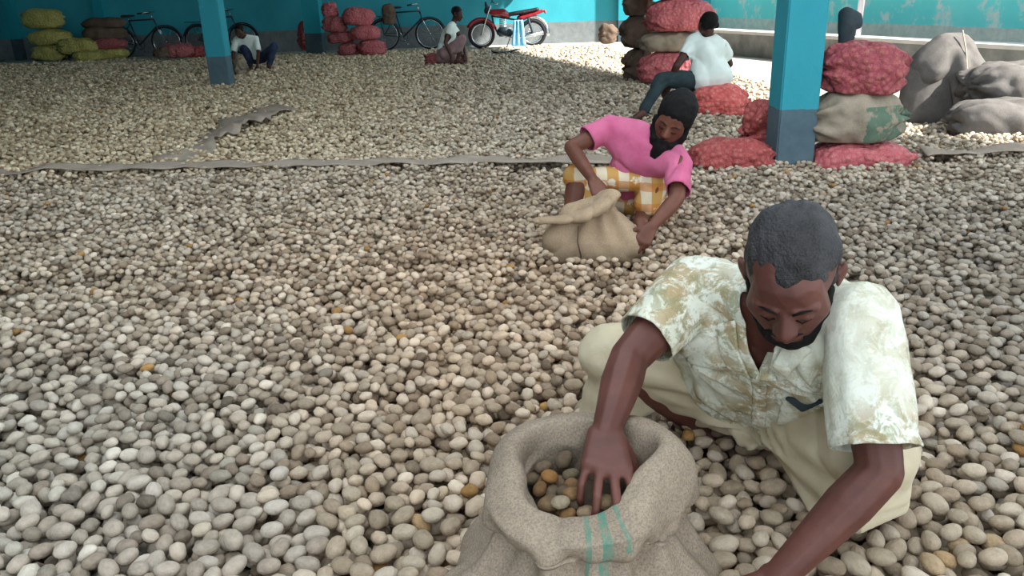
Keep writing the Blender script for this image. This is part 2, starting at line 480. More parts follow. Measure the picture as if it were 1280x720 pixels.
# size classes, yaw classes -> footprint tables
SZ = [(.0165, .0125, .0115), (.0190, .0138, .0125), (.0212, .0158, .0142), (.0240, .0172, .0155), (.0272, .0190, .0170), (.0300, .0205, .0185)]
TAB = {}
for si, (a, b_, c_) in enumerate(SZ):
    for yi in range(12):
        yaw = yi * PI / 12; R_ = int(a / RES) + 1
        ii, jj = np.mgrid[-R_:R_ + 1, -R_:R_ + 1]; u = ii * RES; v = jj * RES
        p = (u * math.cos(yaw) + v * math.sin(yaw)) / a; q_ = (-u * math.sin(yaw) + v * math.cos(yaw)) / b_
        d2 = p * p + q_ * q_; k_ = d2 < 1; hgt = c_ * np.sqrt(1 - d2[k_])
        TAB[si, yi] = (ii[k_], jj[k_], hgt.astype(np.float32), R_)
nuts = []                                                   # x, y, z, size class, yaw
def deposit(n, xs, ys, sizes, K=5, jit=.03, hm=None, bad=None, sink=.18, zmax=.082):
    yaws = rng.integers(0, 12, n); J = rng.normal(size=(n, K, 2)) * jit; J[:, 0] = 0
    for t in range(n):
        ii, jj, hg, R_ = TAB[sizes[t], yaws[t]]; best = None
        for k in range(K):
            cx = int((xs[t] + J[t, k, 0] - X0) / RES); cy = int((ys[t] + J[t, k, 1] - Y0) / RES)
            if cx < R_ or cy < R_ or cx >= nx - R_ or cy >= ny - R_ or bad[cx, cy]: continue
            z = float((hm[cx + ii, cy + jj] + hg).max())
            if best is None or z < best[0]: best = (z, cx, cy)
        if best is None or best[0] > zmax: continue
        z, cx, cy = best; c_ = SZ[sizes[t]][2]; z -= sink * c_
        a_, b2 = cx + ii, cy + jj; hm[a_, b2] = np.maximum(hm[a_, b2], z + hg)
        nuts.append((X0 + (cx + .5) * RES, Y0 + (cy + .5) * RES, z, sizes[t], yaws[t] * PI / 12))
area_n = 0
for (ya, yb, dens) in ((.95, 2.0, 2400), (2.0, 3.2, 3000), (3.2, 4.4, 3400), (4.4, 5.75, 3400)):
    hw = .70 * yb + .55; hr = max(hw, 4.3); n = int((hw + hr) * (yb - ya) * dens)
    xs = rng.uniform(-hw, hr, n); ys = rng.uniform(ya, yb, n)
    near = np.clip((4.2 - ys) / 3.0, 0, 1)
    sz = np.clip(np.round(rng.normal(.5 + 2.9 * near ** 1.8, .9)), 0, 5).astype(int)
    deposit(n, xs, ys, sz, 4, .022, HM, BAD)
print('deposited', len(nuts), time.time() - T0)
NU = np.array(nuts)
# a few heaps: around the feet of the sacks the nuts stand a little higher
def nut_colour(x, y, r):
    n = len(x); P = np.stack([x, y, 0 * x], -1)
    pal = np.array([srgb(c)[:3] for c in ('b9ac9a', 'c8b8a6', 'a79a89', 'd2c6b6', '958675', 'bcb3a6')])
    c = pal[rng.integers(0, 6, n)]
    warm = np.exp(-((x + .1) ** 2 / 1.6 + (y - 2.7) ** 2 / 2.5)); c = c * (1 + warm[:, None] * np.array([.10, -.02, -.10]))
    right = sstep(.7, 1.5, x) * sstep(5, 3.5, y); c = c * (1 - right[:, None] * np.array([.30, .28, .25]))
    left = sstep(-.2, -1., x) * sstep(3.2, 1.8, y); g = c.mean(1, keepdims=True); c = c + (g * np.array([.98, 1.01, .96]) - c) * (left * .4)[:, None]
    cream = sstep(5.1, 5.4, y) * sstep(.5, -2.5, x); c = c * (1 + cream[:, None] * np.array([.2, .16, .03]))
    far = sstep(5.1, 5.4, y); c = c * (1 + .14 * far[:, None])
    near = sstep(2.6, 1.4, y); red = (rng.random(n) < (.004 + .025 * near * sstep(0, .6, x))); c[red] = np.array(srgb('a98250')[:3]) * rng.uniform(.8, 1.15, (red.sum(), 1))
    dk = rng.random(n) < .05; c[dk] *= .6
    return np.clip(c * rng.uniform(.78, 1.2, (n, 1)), 0, 1)

# the 300 that show largest
px, py, pz = proj(NU[:, :3])
S_ = np.array(SZ)[NU[:, 3].astype(int)]
ci = ((NU[:, 0] - X0) / RES).astype(int); cj = ((NU[:, 1] - Y0) / RES).astype(int)
topm = NU[:, 2] + S_[:, 2] >= HM[ci, cj] - .002
sizepx = S_[:, 0] * S_[:, 1] * 1e6 / pz ** 2
vis = topm & (px > 4) & (px < 1276) & (py < 716)
cover = (((px - 725) / 165) ** 2 + ((py - 640) / 130) ** 2 < 1) | ((px > 560) & (px < 890) & (py > 640)) | ((px > 985) & (px < 1140) & (py < 715) & (py > 560) & (py < 1300 - px * .62))
vis &= ~cover
N_SOLO = 260
order = np.argsort(-sizepx * vis)[:N_SOLO]
solo = np.zeros(len(NU), bool); solo[order] = True


def nut_mesh(seed):
    b = bmesh.new(); bmesh.ops.create_icosphere(b, subdivisions=3, radius=1)
    P = np.array([v.co[:] for v in b.verts]); r = np.random.default_rng(seed)
    k1 = 1 + .09 * wob(P, 2.0, seed, 4) + .02 * wob(P, 6, seed + 9, 4); P = P * k1[:, None]
    P[:, 0] = P[:, 0]; P[:, 1] *= 1 - .12 * P[:, 0] * r.uniform(-1, 1); P[:, 1] += .12 * r.uniform(-1, 1) * P[:, 0] ** 2
    for v, p in zip(b.verts, P): v.co = p
    me = bpy.data.meshes.new('areca_nut'); b.to_mesh(me); b.free(); me.shade_smooth(); return me

NM = {'grey': nut_mat('nut_grey', [(0, '9a8d80'), (.35, 'bdb1a4'), (.7, 'a79c90'), (1, 'cdc3b8')]),
      'tan': nut_mat('nut_tan', [(0, '968674'), (.3, 'b8a794'), (.6, 'a59683'), (.93, 'c8baa8'), (1, 'a98655')]),
      'sack': nut_mat('nut_sack', [(0, '4f4334'), (.4, '6b5d4c'), (.62, '6d5236'), (.7, '6f6552'), (.88, '8a6236'), (1, '948a7a')])}
NUTV = {}
for mk in NM:
    for s_ in range(4):
        me = nut_mesh(40 + s_); me.materials.append(NM[mk]); NUTV[mk, s_] = me


def nut_obj(x, y, z, s, yaw, tilt, mk, label, group):
    o = bpy.data.objects.new('areca_nut', NUTV[mk, random.randrange(4)]); COL.objects.link(o)
    o.location = (x, y, z); o.scale = s; o.rotation_euler = (tilt[0], tilt[1], yaw)
    o['label'] = label; o['category'] = 'nut'; o['group'] = group
    return o

REG = [('rounded tan areca nut between the open sack and the bending man', 'nuts between the open sack and the bending man', 'tan', lambda x, y: x > 860 and x < 1010),
       ('rounded grey-brown areca nut in the near corner beyond the outstretched arm', 'nuts beyond the outstretched arm', 'tan', lambda x, y: x >= 1010),
       ('pale tan foreground areca nut just left of the open sack', 'foreground nuts beside the open sack', 'tan', lambda x, y: x > 400),
       ('large pale grey areca nut in the near left corner of the spread', 'nearest pale grey nuts of the spread', 'grey', lambda x, y: True)]
for i in np.nonzero(solo)[0]:
    for lb, gr, mk, fn in REG:
        if fn(px[i], py[i]): break
    nut_obj(*NU[i, :3], S_[i], NU[i, 4], rng.normal(0, .16, 2), mk, lb, gr)

# everything else: one uncountable spread, instanced on points
rest = NU[~solo]
ptsX = [rest[:, 0]]; ptsY = [rest[:, 1]]; ptsZ = [rest[:, 2]]
S_r = np.array(SZ)[rest[:, 3].astype(int)]; yaw_r = rest[:, 4]
def far_grid(ya, yb, sp, dz):
    xs, ys = np.meshgrid(np.arange(-13.5, 5.5, sp), np.arange(ya, yb, sp)); xs = xs.ravel(); ys = ys.ravel()
    k = (xs > -.72 * ys - .4) & (xs < .72 * ys + 2.5); xs = xs[k]; ys = ys[k]; n = len(xs)
    xs = xs + rng.normal(0, sp * .33, n); ys = ys + rng.normal(0, sp * .33, n)
    k = (ys < 18.2 - .0 * xs + .25 * np.sin(xs * 2)) & (xs < 3.1 + (ys > 9) * 0 + (ys < 9) * (9 - ys) * .75) & (ys > 5.5)
    k &= ~((xs > 2.2) & (ys > 15.5)); xs = xs[k]; ys = ys[k]
    return xs, ys, ground(xs, ys) + .03 + dz + rng.normal(0, .016, len(xs))
fx, fy, fz, fs = [], [], [], []
for (ya, yb, sp, sc_) in ((5.72, 8, .034, 1.25), (8, 12, .042, 1.5), (12, 18.6, .055, 1.9)):
    xs, ys, zs = far_grid(ya, yb, sp, 0); fx.append(xs); fy.append(ys); fz.append(zs); fs.append(np.full(len(xs), sc_))
fx, fy, fz, fs = map(np.concatenate, (fx, fy, fz, fs))
X = np.concatenate([rest[:, 0], fx]); Y = np.concatenate([rest[:, 1], fy]); Z = np.concatenate([rest[:, 2], fz])
S = np.concatenate([S_r, np.array((.0165, .0128, .0118)) * fs[:, None] * rng.uniform(.85, 1.15, (len(fx), 1))])
YAW = np.concatenate([yaw_r, rng.uniform(0, 6.28, len(fx))]); NP = len(X)
print('points', NP, time.time() - T0)


def spread(name, X, Y, Z, S, YAW, COLR, tilt, mat, label, group_cat, subd=2):
    n = len(X); me = bpy.data.meshes.new(name); me.vertices.add(n)
    me.vertices.foreach_set('co', np.stack([X, Y, Z], -1).ravel())
    def add(nm, ty, arr, key='vector'):
        at_ = me.attributes.new(nm, ty, 'POINT'); at_.data.foreach_set(key, np.ascontiguousarray(arr, dtype=np.float32).ravel() if ty != 'INT' else arr)
    add('scl', 'FLOAT_VECTOR', S)
    add('rot', 'FLOAT_VECTOR', np.stack([rng.normal(0, tilt, n), rng.normal(0, tilt, n), YAW], -1))
    add('tint', 'FLOAT_COLOR', np.concatenate([COLR, np.ones((n, 1))], 1), 'color')
    at_ = me.attributes.new('rnd', 'FLOAT', 'POINT'); at_.data.foreach_set('value', rng.random(n).astype(np.float32))
    o = bpy.data.objects.new(name, me); COL.objects.link(o); me.materials.append(mat)
    g = bpy.data.node_groups.new(name, 'GeometryNodeTree')
    g.interface.new_socket('Geometry', in_out='INPUT', socket_type='NodeSocketGeometry'); g.interface.new_socket('Geometry', in_out='OUTPUT', socket_type='NodeSocketGeometry')
    N, Lk = g.nodes, g.links; gi = N.new('NodeGroupInput'); go = N.new('NodeGroupOutput')
    join = N.new('GeometryNodeJoinGeometry')
    for s in range(4):
        ic = N.new('GeometryNodeMeshIcoSphere'); ic.inputs['Subdivisions'].default_value = subd
        sp = N.new('GeometryNodeSetPosition'); nz = N.new('ShaderNodeTexNoise'); nz.inputs['Scale'].default_value = .8
        ps = N.new('GeometryNodeInputPosition'); ad = N.new('ShaderNodeVectorMath'); ad.inputs[1].default_value = (s * 7.3, s * 3.1, s)
        sb = N.new('ShaderNodeVectorMath'); sb.operation = 'SUBTRACT'; sb.inputs[1].default_value = (.5, .5, .5)
        ml = N.new('ShaderNodeVectorMath'); ml.operation = 'SCALE'; ml.inputs['Scale'].default_value = .75
        Lk.new(ps.outputs[0], ad.inputs[0]); Lk.new(ad.outputs[0], nz.inputs['Vector']); Lk.new(nz.outputs['Color'], sb.inputs[0])
        Lk.new(sb.outputs[0], ml.inputs[0]); Lk.new(ic.outputs[0], sp.inputs['Geometry']); Lk.new(ml.outputs[0], sp.inputs['Offset'])
        sh = N.new('GeometryNodeSetShadeSmooth'); sm = N.new('GeometryNodeSetMaterial'); sm.inputs['Material'].default_value = mat
        Lk.new(sp.outputs[0], sh.inputs[0]); Lk.new(sh.outputs[0], sm.inputs[0])
        gti = N.new('GeometryNodeGeometryToInstance'); Lk.new(sm.outputs[0], gti.inputs[0]); Lk.new(gti.outputs[0], join.inputs[0])
    iop = N.new('GeometryNodeInstanceOnPoints'); iop.inputs['Pick Instance'].default_value = True
    def att(nm, ty):
        a = N.new('GeometryNodeInputNamedAttribute'); a.data_type = ty; a.inputs['Name'].default_value = nm; return a.outputs['Attribute']
    rv = N.new('FunctionNodeRandomValue'); rv.data_type = 'INT'
    rv.inputs[4].default_value = 0; rv.inputs[5].default_value = 3
    e2r = N.new('FunctionNodeEulerToRotation')
    Lk.new(gi.outputs[0], iop.inputs['Points']); Lk.new(join.outputs[0], iop.inputs['Instance']); Lk.new(rv.outputs[2], iop.inputs['Instance Index'])
    Lk.new(att('rot', 'FLOAT_VECTOR'), e2r.inputs[0]); Lk.new(e2r.outputs[0], iop.inputs['Rotation']); Lk.new(att('scl', 'FLOAT_VECTOR'), iop.inputs['Scale'])
    Lk.new(iop.outputs[0], go.inputs[0])
    md = o.modifiers.new('spread', 'NODES'); md.node_group = g
    return tag(o, label, 'nuts', None, 'stuff')

NIM = nut_mat('nut_spread', 'inst')
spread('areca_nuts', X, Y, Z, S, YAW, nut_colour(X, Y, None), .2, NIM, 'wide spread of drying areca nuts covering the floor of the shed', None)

# the mats under the nuts
gx2, gy2 = np.meshgrid(np.linspace(-13.5, 6, 150), np.linspace(.3, 18.6, 150), indexing='ij')
gz2 = ground(gx2, gy2) + .0; me = bpy.data.meshes.new('mats')
me.from_pydata(np.stack([gx2, gy2, gz2], -1).reshape(-1, 3).tolist(), [], [(i * 150 + j, (i + 1) * 150 + j, (i + 1) * 150 + j + 1, i * 150 + j + 1) for i in range(149) for j in range(149)
               if not (gx2[i, j] > 3.1 + max(0, 9 - gy2[i, j]) * .75) and not (gx2[i, j] > 2.2 and gy2[i, j] > 15.5)])
o = link('drying_mat', me, M['bed']); tag(o, 'dark dusty mats under the spread of nuts, showing in the gaps', 'mat')
print('spread done', time.time() - T0)

# ------------------------------------------------------------------ sacks
def pillow_mesh(L, W, T, seed, p=3.2, lumps=.012, wr=.02, flat=.75, ears=.0, n=5, sag=0):
    P = ico(n)[0].copy(); a, b_, c_ = L / 2, W / 2, T / 2
    m_ = 3.0; k1 = ((np.abs(P[:, 0]) / a) ** p + (np.abs(P[:, 1]) / b_) ** p) ** (m_ / p) + (np.abs(P[:, 2]) / c_) ** m_
    P = P / (k1 ** (1 / m_))[:, None]
    e = np.clip(np.abs(P[:, 0]) / a, 0, 1); f = np.clip(np.abs(P[:, 1]) / b_, 0, 1)
    P[:, 2] *= 1 - .25 * e ** 4; cor = (e * f) ** 3
    P[:, 0] *= 1 + ears * cor; P[:, 1] *= 1 + ears * cor
    th = np.arctan2(P[:, 2], P[:, 1])
    r = np.random.default_rng(seed); ph = r.uniform(0, 6, 4)
    fold = np.sin(th * 7 + ph[0] + 3 * P[:, 0] / L) + .6 * np.sin(th * 12 + ph[1])
    nrm = P / np.linalg.norm(P, axis=1)[:, None]
    P = P + nrm * (wr * (e ** 3) * fold + .03 * T * wob(P, 7 / L, seed + 2) + lumps * wob(P, 48, seed + 3, 8) + wr * .5 * wob(P, 14 / L, seed + 5, 6, (1.6, .6, .6)))[:, None]
    lo = -c_ * flat; P[:, 2] = np.where(P[:, 2] < lo, lo + (P[:, 2] - lo) * .25, P[:, 2]); P[:, 2] -= P[:, 2].min()
    P[:, 2] -= sag * (P[:, 0] / a) ** 2 * (P[:, 2] > .3 * T)
    me = bpy.data.meshes.new('sack'); me.from_pydata(P.tolist(), [], ico(n)[1]); me.update(); me.shade_smooth(); return me


def knot_mesh(L, r0, seed):
    """the gathered, frilled mouth of a tied sack, along +x"""
    b = bmesh.new(); n, m_ = 24, 9; rows = []
    for i in range(m_):
        t = i / (m_ - 1); r = r0 * (1.25 - 2.6 * t + 0 if t < .35 else .34 + 1.25 * (t - .35)); r = max(r, r0 * .3)
        row = []
        for k_ in range(n):
            a = 2 * PI * k_ / n; rr = r * (1 + (.10 + .25 * t) * math.sin(a * 5 + seed) + .12 * t * math.sin(a * 9))
            row.append(b.verts.new((t * L + .1 * L * t * math.sin(3 * a + seed), rr * math.cos(a), rr * math.sin(a) * .7)))
        rows.append(row)
    for A_, B2 in zip(rows[:-1], rows[1:]):
        for k_ in range(n): b.faces.new((A_[k_], A_[(k_ + 1) % n], B2[(k_ + 1) % n], B2[k_]))
    b.faces.new(rows[0][::-1]); b.faces.new(rows[-1])
    return b


def sack(cx, cy, z0, L, W, T, mat, label, group=None, rz=0, tilt=(0, 0), seed=1, knot=None, **kw):
    root = empty('sack', (cx, cy, z0), label, 'sack', group)
    R = Euler((tilt[0], tilt[1], rz)).to_matrix().to_4x4()
    me = pillow_mesh(L, W, T, seed, **kw); me.transform(R); bd = link('sack_body', me, M[mat], root)
    if knot:
        sgn, size = knot; b = knot_mesh(size, size * .55, seed); me = bpy.data.meshes.new('tied_mouth'); b.to_mesh(me); b.free()
        me.transform(R @ Matrix.Translation((sgn * L * .47, 0, T * .45)) @ Euler((0, 0, 0 if sgn > 0 else PI)).to_matrix().to_4x4()); link('tied_mouth', me, M[mat], root)
    return root


def sack_at(x0, x1, y0, y1, y, mat, label, group=None, D=None, z0=None, fitz=True, **kw):
    """a sack whose width and height are read off the photograph, standing at distance y"""
    c = at((x0 + x1) / 2, y1, y=y); z = (c - V((0, 0, CAM_H))).dot(FW)
    Wd = (x1 - x0) * z / FPX; Hh = (y1 - y0) * z / FPX
    return sack(c.x, y, c.z if z0 is None else z0, Wd * .96, D or Wd * .6, Hh, mat, label, group, **kw)

# by the nearest pillar
sack(1.40, 4.97, -.03, .53, .34, .27, 'net_red', 'plump red net sack lying just left of the nearest teal pillar', rz=.06, seed=3, knot=(1, .05))
sack(1.72, 5.38, -.03, .30, .22, .46, 'net_red', 'dark red sack standing behind the nearest pillar, mostly hidden', rz=.3, seed=4)
sack(2.20, 4.97, -.03, .62, .36, .22, 'net_pink', 'flattened pink net sack at the bottom of the three-sack stack', rz=-.03, seed=5, knot=(1, .06), ears=.12)
sack(2.16, 5.0, .17, .54, .36, .34, 'olive_green', 'olive-grey sack with a green patch in the middle of the three-sack stack', rz=.05, seed=6, knot=(1, .07), wr=.03, p=2.6)
sack(2.16, 5.0, .455, .50, .36, .34, 'net_mixed', 'round magenta and tan net sack on top of the three-sack stack', rz=-.05, seed=7, wr=.025, p=2.4, tilt=(0, .06))
B = Blob(); c = V((2.07, 5.06, .775))
B.hull((c, (.05, .05, .06)), (c + V((-.01, .0, .14)), (.05, .05, .05))); B.hull((c + V((-.01, 0, .14)), .05), (c + V((.07, 0, .11)), (.02, .04, .045)))
me = B.build(.012, 3); P, N = np_of(me); set_np(me, P + N * (.008 * wob(P, 40, 3))[:, None])
o = link('cloth_bundle', me, M['dark_cloth']); tag(o, 'dark grey cloth bundle hooked behind the top sack by the nearest pillar', 'cloth')

# what the man with the white shirt sits on, and the tall stack beside him
sack(1.97, 7.50, -.03, .46, .40, .31, 'net_coral', 'bright coral sack under the man in the white shirt', rz=-.2, seed=9, knot=(1, .06), ears=.06)
STK = 'tall stack of sacks beside the seated man'
for (x0, x1, y0, y1, yy, mt, lb, sd) in [
    (798, 872, 62, 104, 10.3, 'net_pink', 'pink net sack at the bottom of the tall stack', 11),
    (800, 880, 38, 64, 10.35, 'jute_olive', 'olive jute sack wedged between the red sacks of the tall stack', 12),
    (806, 892, -2, 39, 10.3, 'net_pink', 'big pink net sack above the olive one in the tall stack', 13),
    (792, 880, -44, -1, 10.35, 'net_dim', 'rose sack at the top of the tall stack, cut by the frame', 14),
    (781, 815, 58, 102, 10.95, 'jute_dark', 'dark sack end low on the shaded side of the tall stack', 15),
    (778, 812, 18, 60, 10.95, 'jute_dark', 'dark sack end halfway up the shaded side of the tall stack', 16),
    (780, 815, -24, 20, 10.95, 'jute_dark', 'dark sack end high on the shaded side of the tall stack', 17)]:
    sack_at(x0, x1, y0, y1, yy, mt if mt in M else 'jute_olive', lb, D=.55, seed=sd, rz=.1 * math.sin(sd), wr=.035)

# yellow and brown sacks in the far corner
for (x0, x1, y0, y1, yy, mt, lb, sd) in [
    (44, 86, 55, 76, 18.6, 'net_yellow', 'lowest yellow sack of the four piled by the pale pilaster', 21),
    (38, 92, 36, 56, 18.7, 'net_yellow', 'third yellow sack from the top of the corner pile', 22),
    (30, 82, 10, 36, 18.7, 'net_yellow', 'topmost bulging yellow sack of the corner pile', 23),
    (74, 122, 46, 68, 18.5, 'net_yellow', 'upper yellow sack of the low pair beside the corner pile', 24),
    (94, 130, 62, 77, 18.2, 'net_yellow', 'small flat yellow sack lying lowest beside the corner pile', 25),
    (118, 160, 59, 74, 18.8, 'net_yellow', 'yellowish sack at the foot of the brown pile', 26),
    (112, 160, 47, 62, 18.85, 'net_dim', 'rose sack second from the bottom of the brown pile', 27),
    (106, 160, 32, 50, 18.9, 'jute_dark', 'brown sack second from the top of the brown pile', 28),
    (103, 158, 21, 36, 18.95, 'jute_dark', 'dark brown sack with a drooping edge on top of the brown pile', 29),
    (205, 243, 53, 72, 17.6, 'net_dim', 'rose sack lying by itself in front of the bicycle', 30),
    (238, 256, 57, 72, 17.8, 'net_red', 'small dark red sack behind the pillar beside the rose sack', 31),
    (194, 212, 59, 72, 17.3, 'jute_dark', 'small slumped grey-brown sack beside the lone rose sack', 32),
    (424, 450, 53, 69, 17.4, 'net_dim', 'lowest rose sack of the front row of the pink heap', 33),
    (450, 482, 49, 69, 17.3, 'net_pink', 'lowest and outermost pink sack of the pink heap', 34),
    (411, 443, 39, 54, 17.5, 'net_dim', 'middle rose sack next to the pillar in the pink heap', 35),
    (438, 476, 31, 50, 17.4, 'net_pink', 'middle pink sack on the outer side of the pink heap', 36),
    (404, 434, 20, 40, 17.6, 'net_dim', 'rose sack under the small top one in the pink heap', 37),
    (430, 468, 8, 32, 17.5, 'net_pink', 'round pale-topped pink sack high on the pink heap', 38),
    (404, 422, 3, 21, 17.7, 'net_pink', 'small pink bundle on top of the pink heap against the pillar', 39),
    (375, 394, 22, 64, 19.0, 'net_red', 'red sack showing behind the dark pillar by the pink heap', 40),
    (533, 550, 66, 81, 14.4, 'net_dim', 'pale pink cloth sack on the nuts behind the squatting man in white', 41),
    (578, 590, 64, 78, 14.6, 'jute', 'small pale bag in front of the squatting man in white', 42),
    (296, 308, 72, 95, 13.6, 'jute_olive', 'small olive sack between the squatting boy and the pillar', 43),
    (749, 771, 29, 55, 19.0, 'jute_dark', 'brown bag set down by the slim pilaster near the tall stack', 44)]:
    sack_at(x0, x1, y0, y1, yy, mt, lb, D=.5 if x1 - x0 > 25 else .25, seed=sd, rz=.2 * math.sin(sd * 3), wr=.04, p=2.6, n=4)

# right: draped heap and grey sacks
root = empty('draped_heap', (3.42, 6.75, -.03), 'tall heap covered by a draped grey jute sheet beside two grey sacks', 'heap')
B = Blob(); c = at(1168, 150, y=6.75)
X_ = c.x
B.hull(((X_ - .20, 6.72, .05), .13), ((X_ + .26, 6.78, .05), .14), ((X_ - .16, 6.75, .38), .15), ((X_ + .2, 6.8, .36), .15), ((X_ - .02, 6.78, .55), .13), ((X_ + .10, 6.8, .54), .13))
me = B.build(.02, 4); P, N = np_of(me)
cb = part('covered_sacks', me, M['jute_grey'], root)
B = Blob()
B.hull(((X_ - .16, 6.72, .42), .15), ((X_ + .2, 6.77, .38), .16), ((X_ - .02, 6.75, .57), .135), ((X_ + .11, 6.77, .56), .135))
B.hull(((X_ + .02, 6.66, .55), .07), ((X_ + .16, 6.62, .35), .05), ((X_ + .06, 6.56, .08), .022)); B.hull(((X_ + .10, 6.66, .5), .08), ((X_ + .28, 6.66, .34), .06), ((X_ + .08, 6.56, .1), .02))
me = B.build(.016, 3); P, N = np_of(me)
u = P[:, 0] - X_ - .06; ang_ = np.arctan2(u, .75 - P[:, 2])
P = P + N * (.022 * np.sin(ang_ * 11 + 2 * P[:, 2]) * sstep(.66, .4, P[:, 2]) + .012 * wob(P, 14, 8))[:, None]; set_np(me, P)
part('jute_sheet', me, M['jute_grey'], root)
b = bmesh.new(); tube(b, [(X_ + .07, 6.66, .72), (X_ + .085, 6.60, .58), (X_ + .10, 6.545, .4), (X_ + .09, 6.53, .2)], .006, 6)
part('seam', b, M['jute'], root)
sack_at(1200, 1315, 74, 128, 6.45, 'jute_grey', 'upper grey jute sack beside the draped heap', D=.6, seed=51, wr=.03, rz=.15)
sack_at(1186, 1300, 120, 172, 6.05, 'jute_grey', 'lower grey jute sack lying flat in front of the draped heap', D=.5, seed=52, wr=.03, rz=-.1, p=2.6)

# ------------------------------------------------------------------ mat edges
def ribbon(name, path, width, mat, amp, seed, label, cat='mat', nw=7, thick=.006):
    path = [V(p) for p in path]; pts = []
    for a, b_ in zip(path[:-1], path[1:]):
        for t in range(12): pts.append(a.lerp(b_, t / 12))
    pts.append(path[-1]); vs, fs = [], []
    for i, p in enumerate(pts):
        t = (pts[min(i + 1, len(pts) - 1)] - pts[max(i - 1, 0)]).normalized(); n_ = V((-t.y, t.x, 0)).normalized()
        for j in range(nw):
            s = (j / (nw - 1) - .5) * width * (1 + .25 * math.sin(i * .7 + seed)); q_ = p + n_ * s; vs.append((q_.x, q_.y, q_.z))
    for i in range(len(pts) - 1):
        for j in range(nw - 1): a = i * nw + j; fs.append((a, a + 1, a + nw + 1, a + nw))
    me = bpy.data.meshes.new(name); me.from_pydata(vs, [], fs); P, N = np_of(me)
    z = amp * (wob(P, 11, seed) + .7 * wob(P, 26, seed + 1)); P[:, 2] += z; P[:, 1] += .4 * amp * wob(P, 13, seed + 5); set_np(me, P); me = solidify(me, thick)
    return tag(link(name, me, M[mat]), label, cat)

for xa, xb, na, lb in ((-5, .75, 10, 'long crumpled edge of a jute mat running across the nuts'), (2.62, 4.6, 5, 'short pale mat edge crossing the nuts on the far side of the pillar sacks')):
    seam = ribbon('mat_edge', [(x, SEAM_Y(x), 0) for x in np.linspace(xa, xb, na)], .20, 'mat', .016, 4, lb)
    P, N = np_of(seam.data)
    _i = np.clip(((P[:, 0] - X0) / RES).astype(int), 12, nx - 13); _j = np.clip(((P[:, 1] - Y0) / RES).astype(int), 12, ny - 13)
    _h = np.max([HM[_i + a_, _j + b_] for a_ in range(-12, 13, 4) for b_ in (-9, -4, 0, 4)], axis=0)
    _s = np.array([_h[np.abs(P[:, 0] - x_) < .12].mean() for x_ in P[:, 0]]); P[:, 2] += _s + .006; set_np(seam.data, P)
c1, c2, c3, c4 = [at(*q, h=.01) for q in ((196, 213), (250, 178), (300, 155), (352, 134))]
ribbon('mat_fold', [c1, c2, c3, c4], .36, 'mat', .045, 9, 'crumpled grey jute mat corner folded over the nuts left of centre')
b = at(615, 66, h=.02)
ribbon('dark_rag', [b, b + V((.25, .05, 0)), b + V((.5, .3, 0))], .22, 'dark_cloth', .03, 12, 'dark rag lying on the sunlit nuts in front of the motorcycle', 'cloth')

# ------------------------------------------------------------------ bicycles and the motorcycle
def wheel(root, name, c, R, tr, mat_t='rubber', spokes=12, rim=True):
    b = bmesh.new(); n = 32; tube(b, [(c[0] + R * math.cos(2 * PI * k / n), c[1], c[2] + R * math.sin(2 * PI * k / n)) for k in range(n)], tr, 8, True)
    wh = link(name, b, M[mat_t], root)
    b = bmesh.new()
    if rim: tube(b, [(c[0] + (R - tr * 1.2) * math.cos(2 * PI * k / n), c[1], c[2] + (R - tr * 1.2) * math.sin(2 * PI * k / n)) for k in range(n)], tr * .5, 6, True)
    for k in range(spokes):
        a = 2 * PI * k / spokes; tube(b, [(c[0], c[1] + .02 * (-1) ** k, c[2]), (c[0] + (R - tr) * math.cos(a), c[1], c[2] + (R - tr) * math.sin(a))], .003, 4)
    tube(b, [(c[0], c[1] - .05, c[2]), (c[0], c[1] + .05, c[2])], .025, 10)
    link('spokes', b, M['chrome'], wh)
    return wh


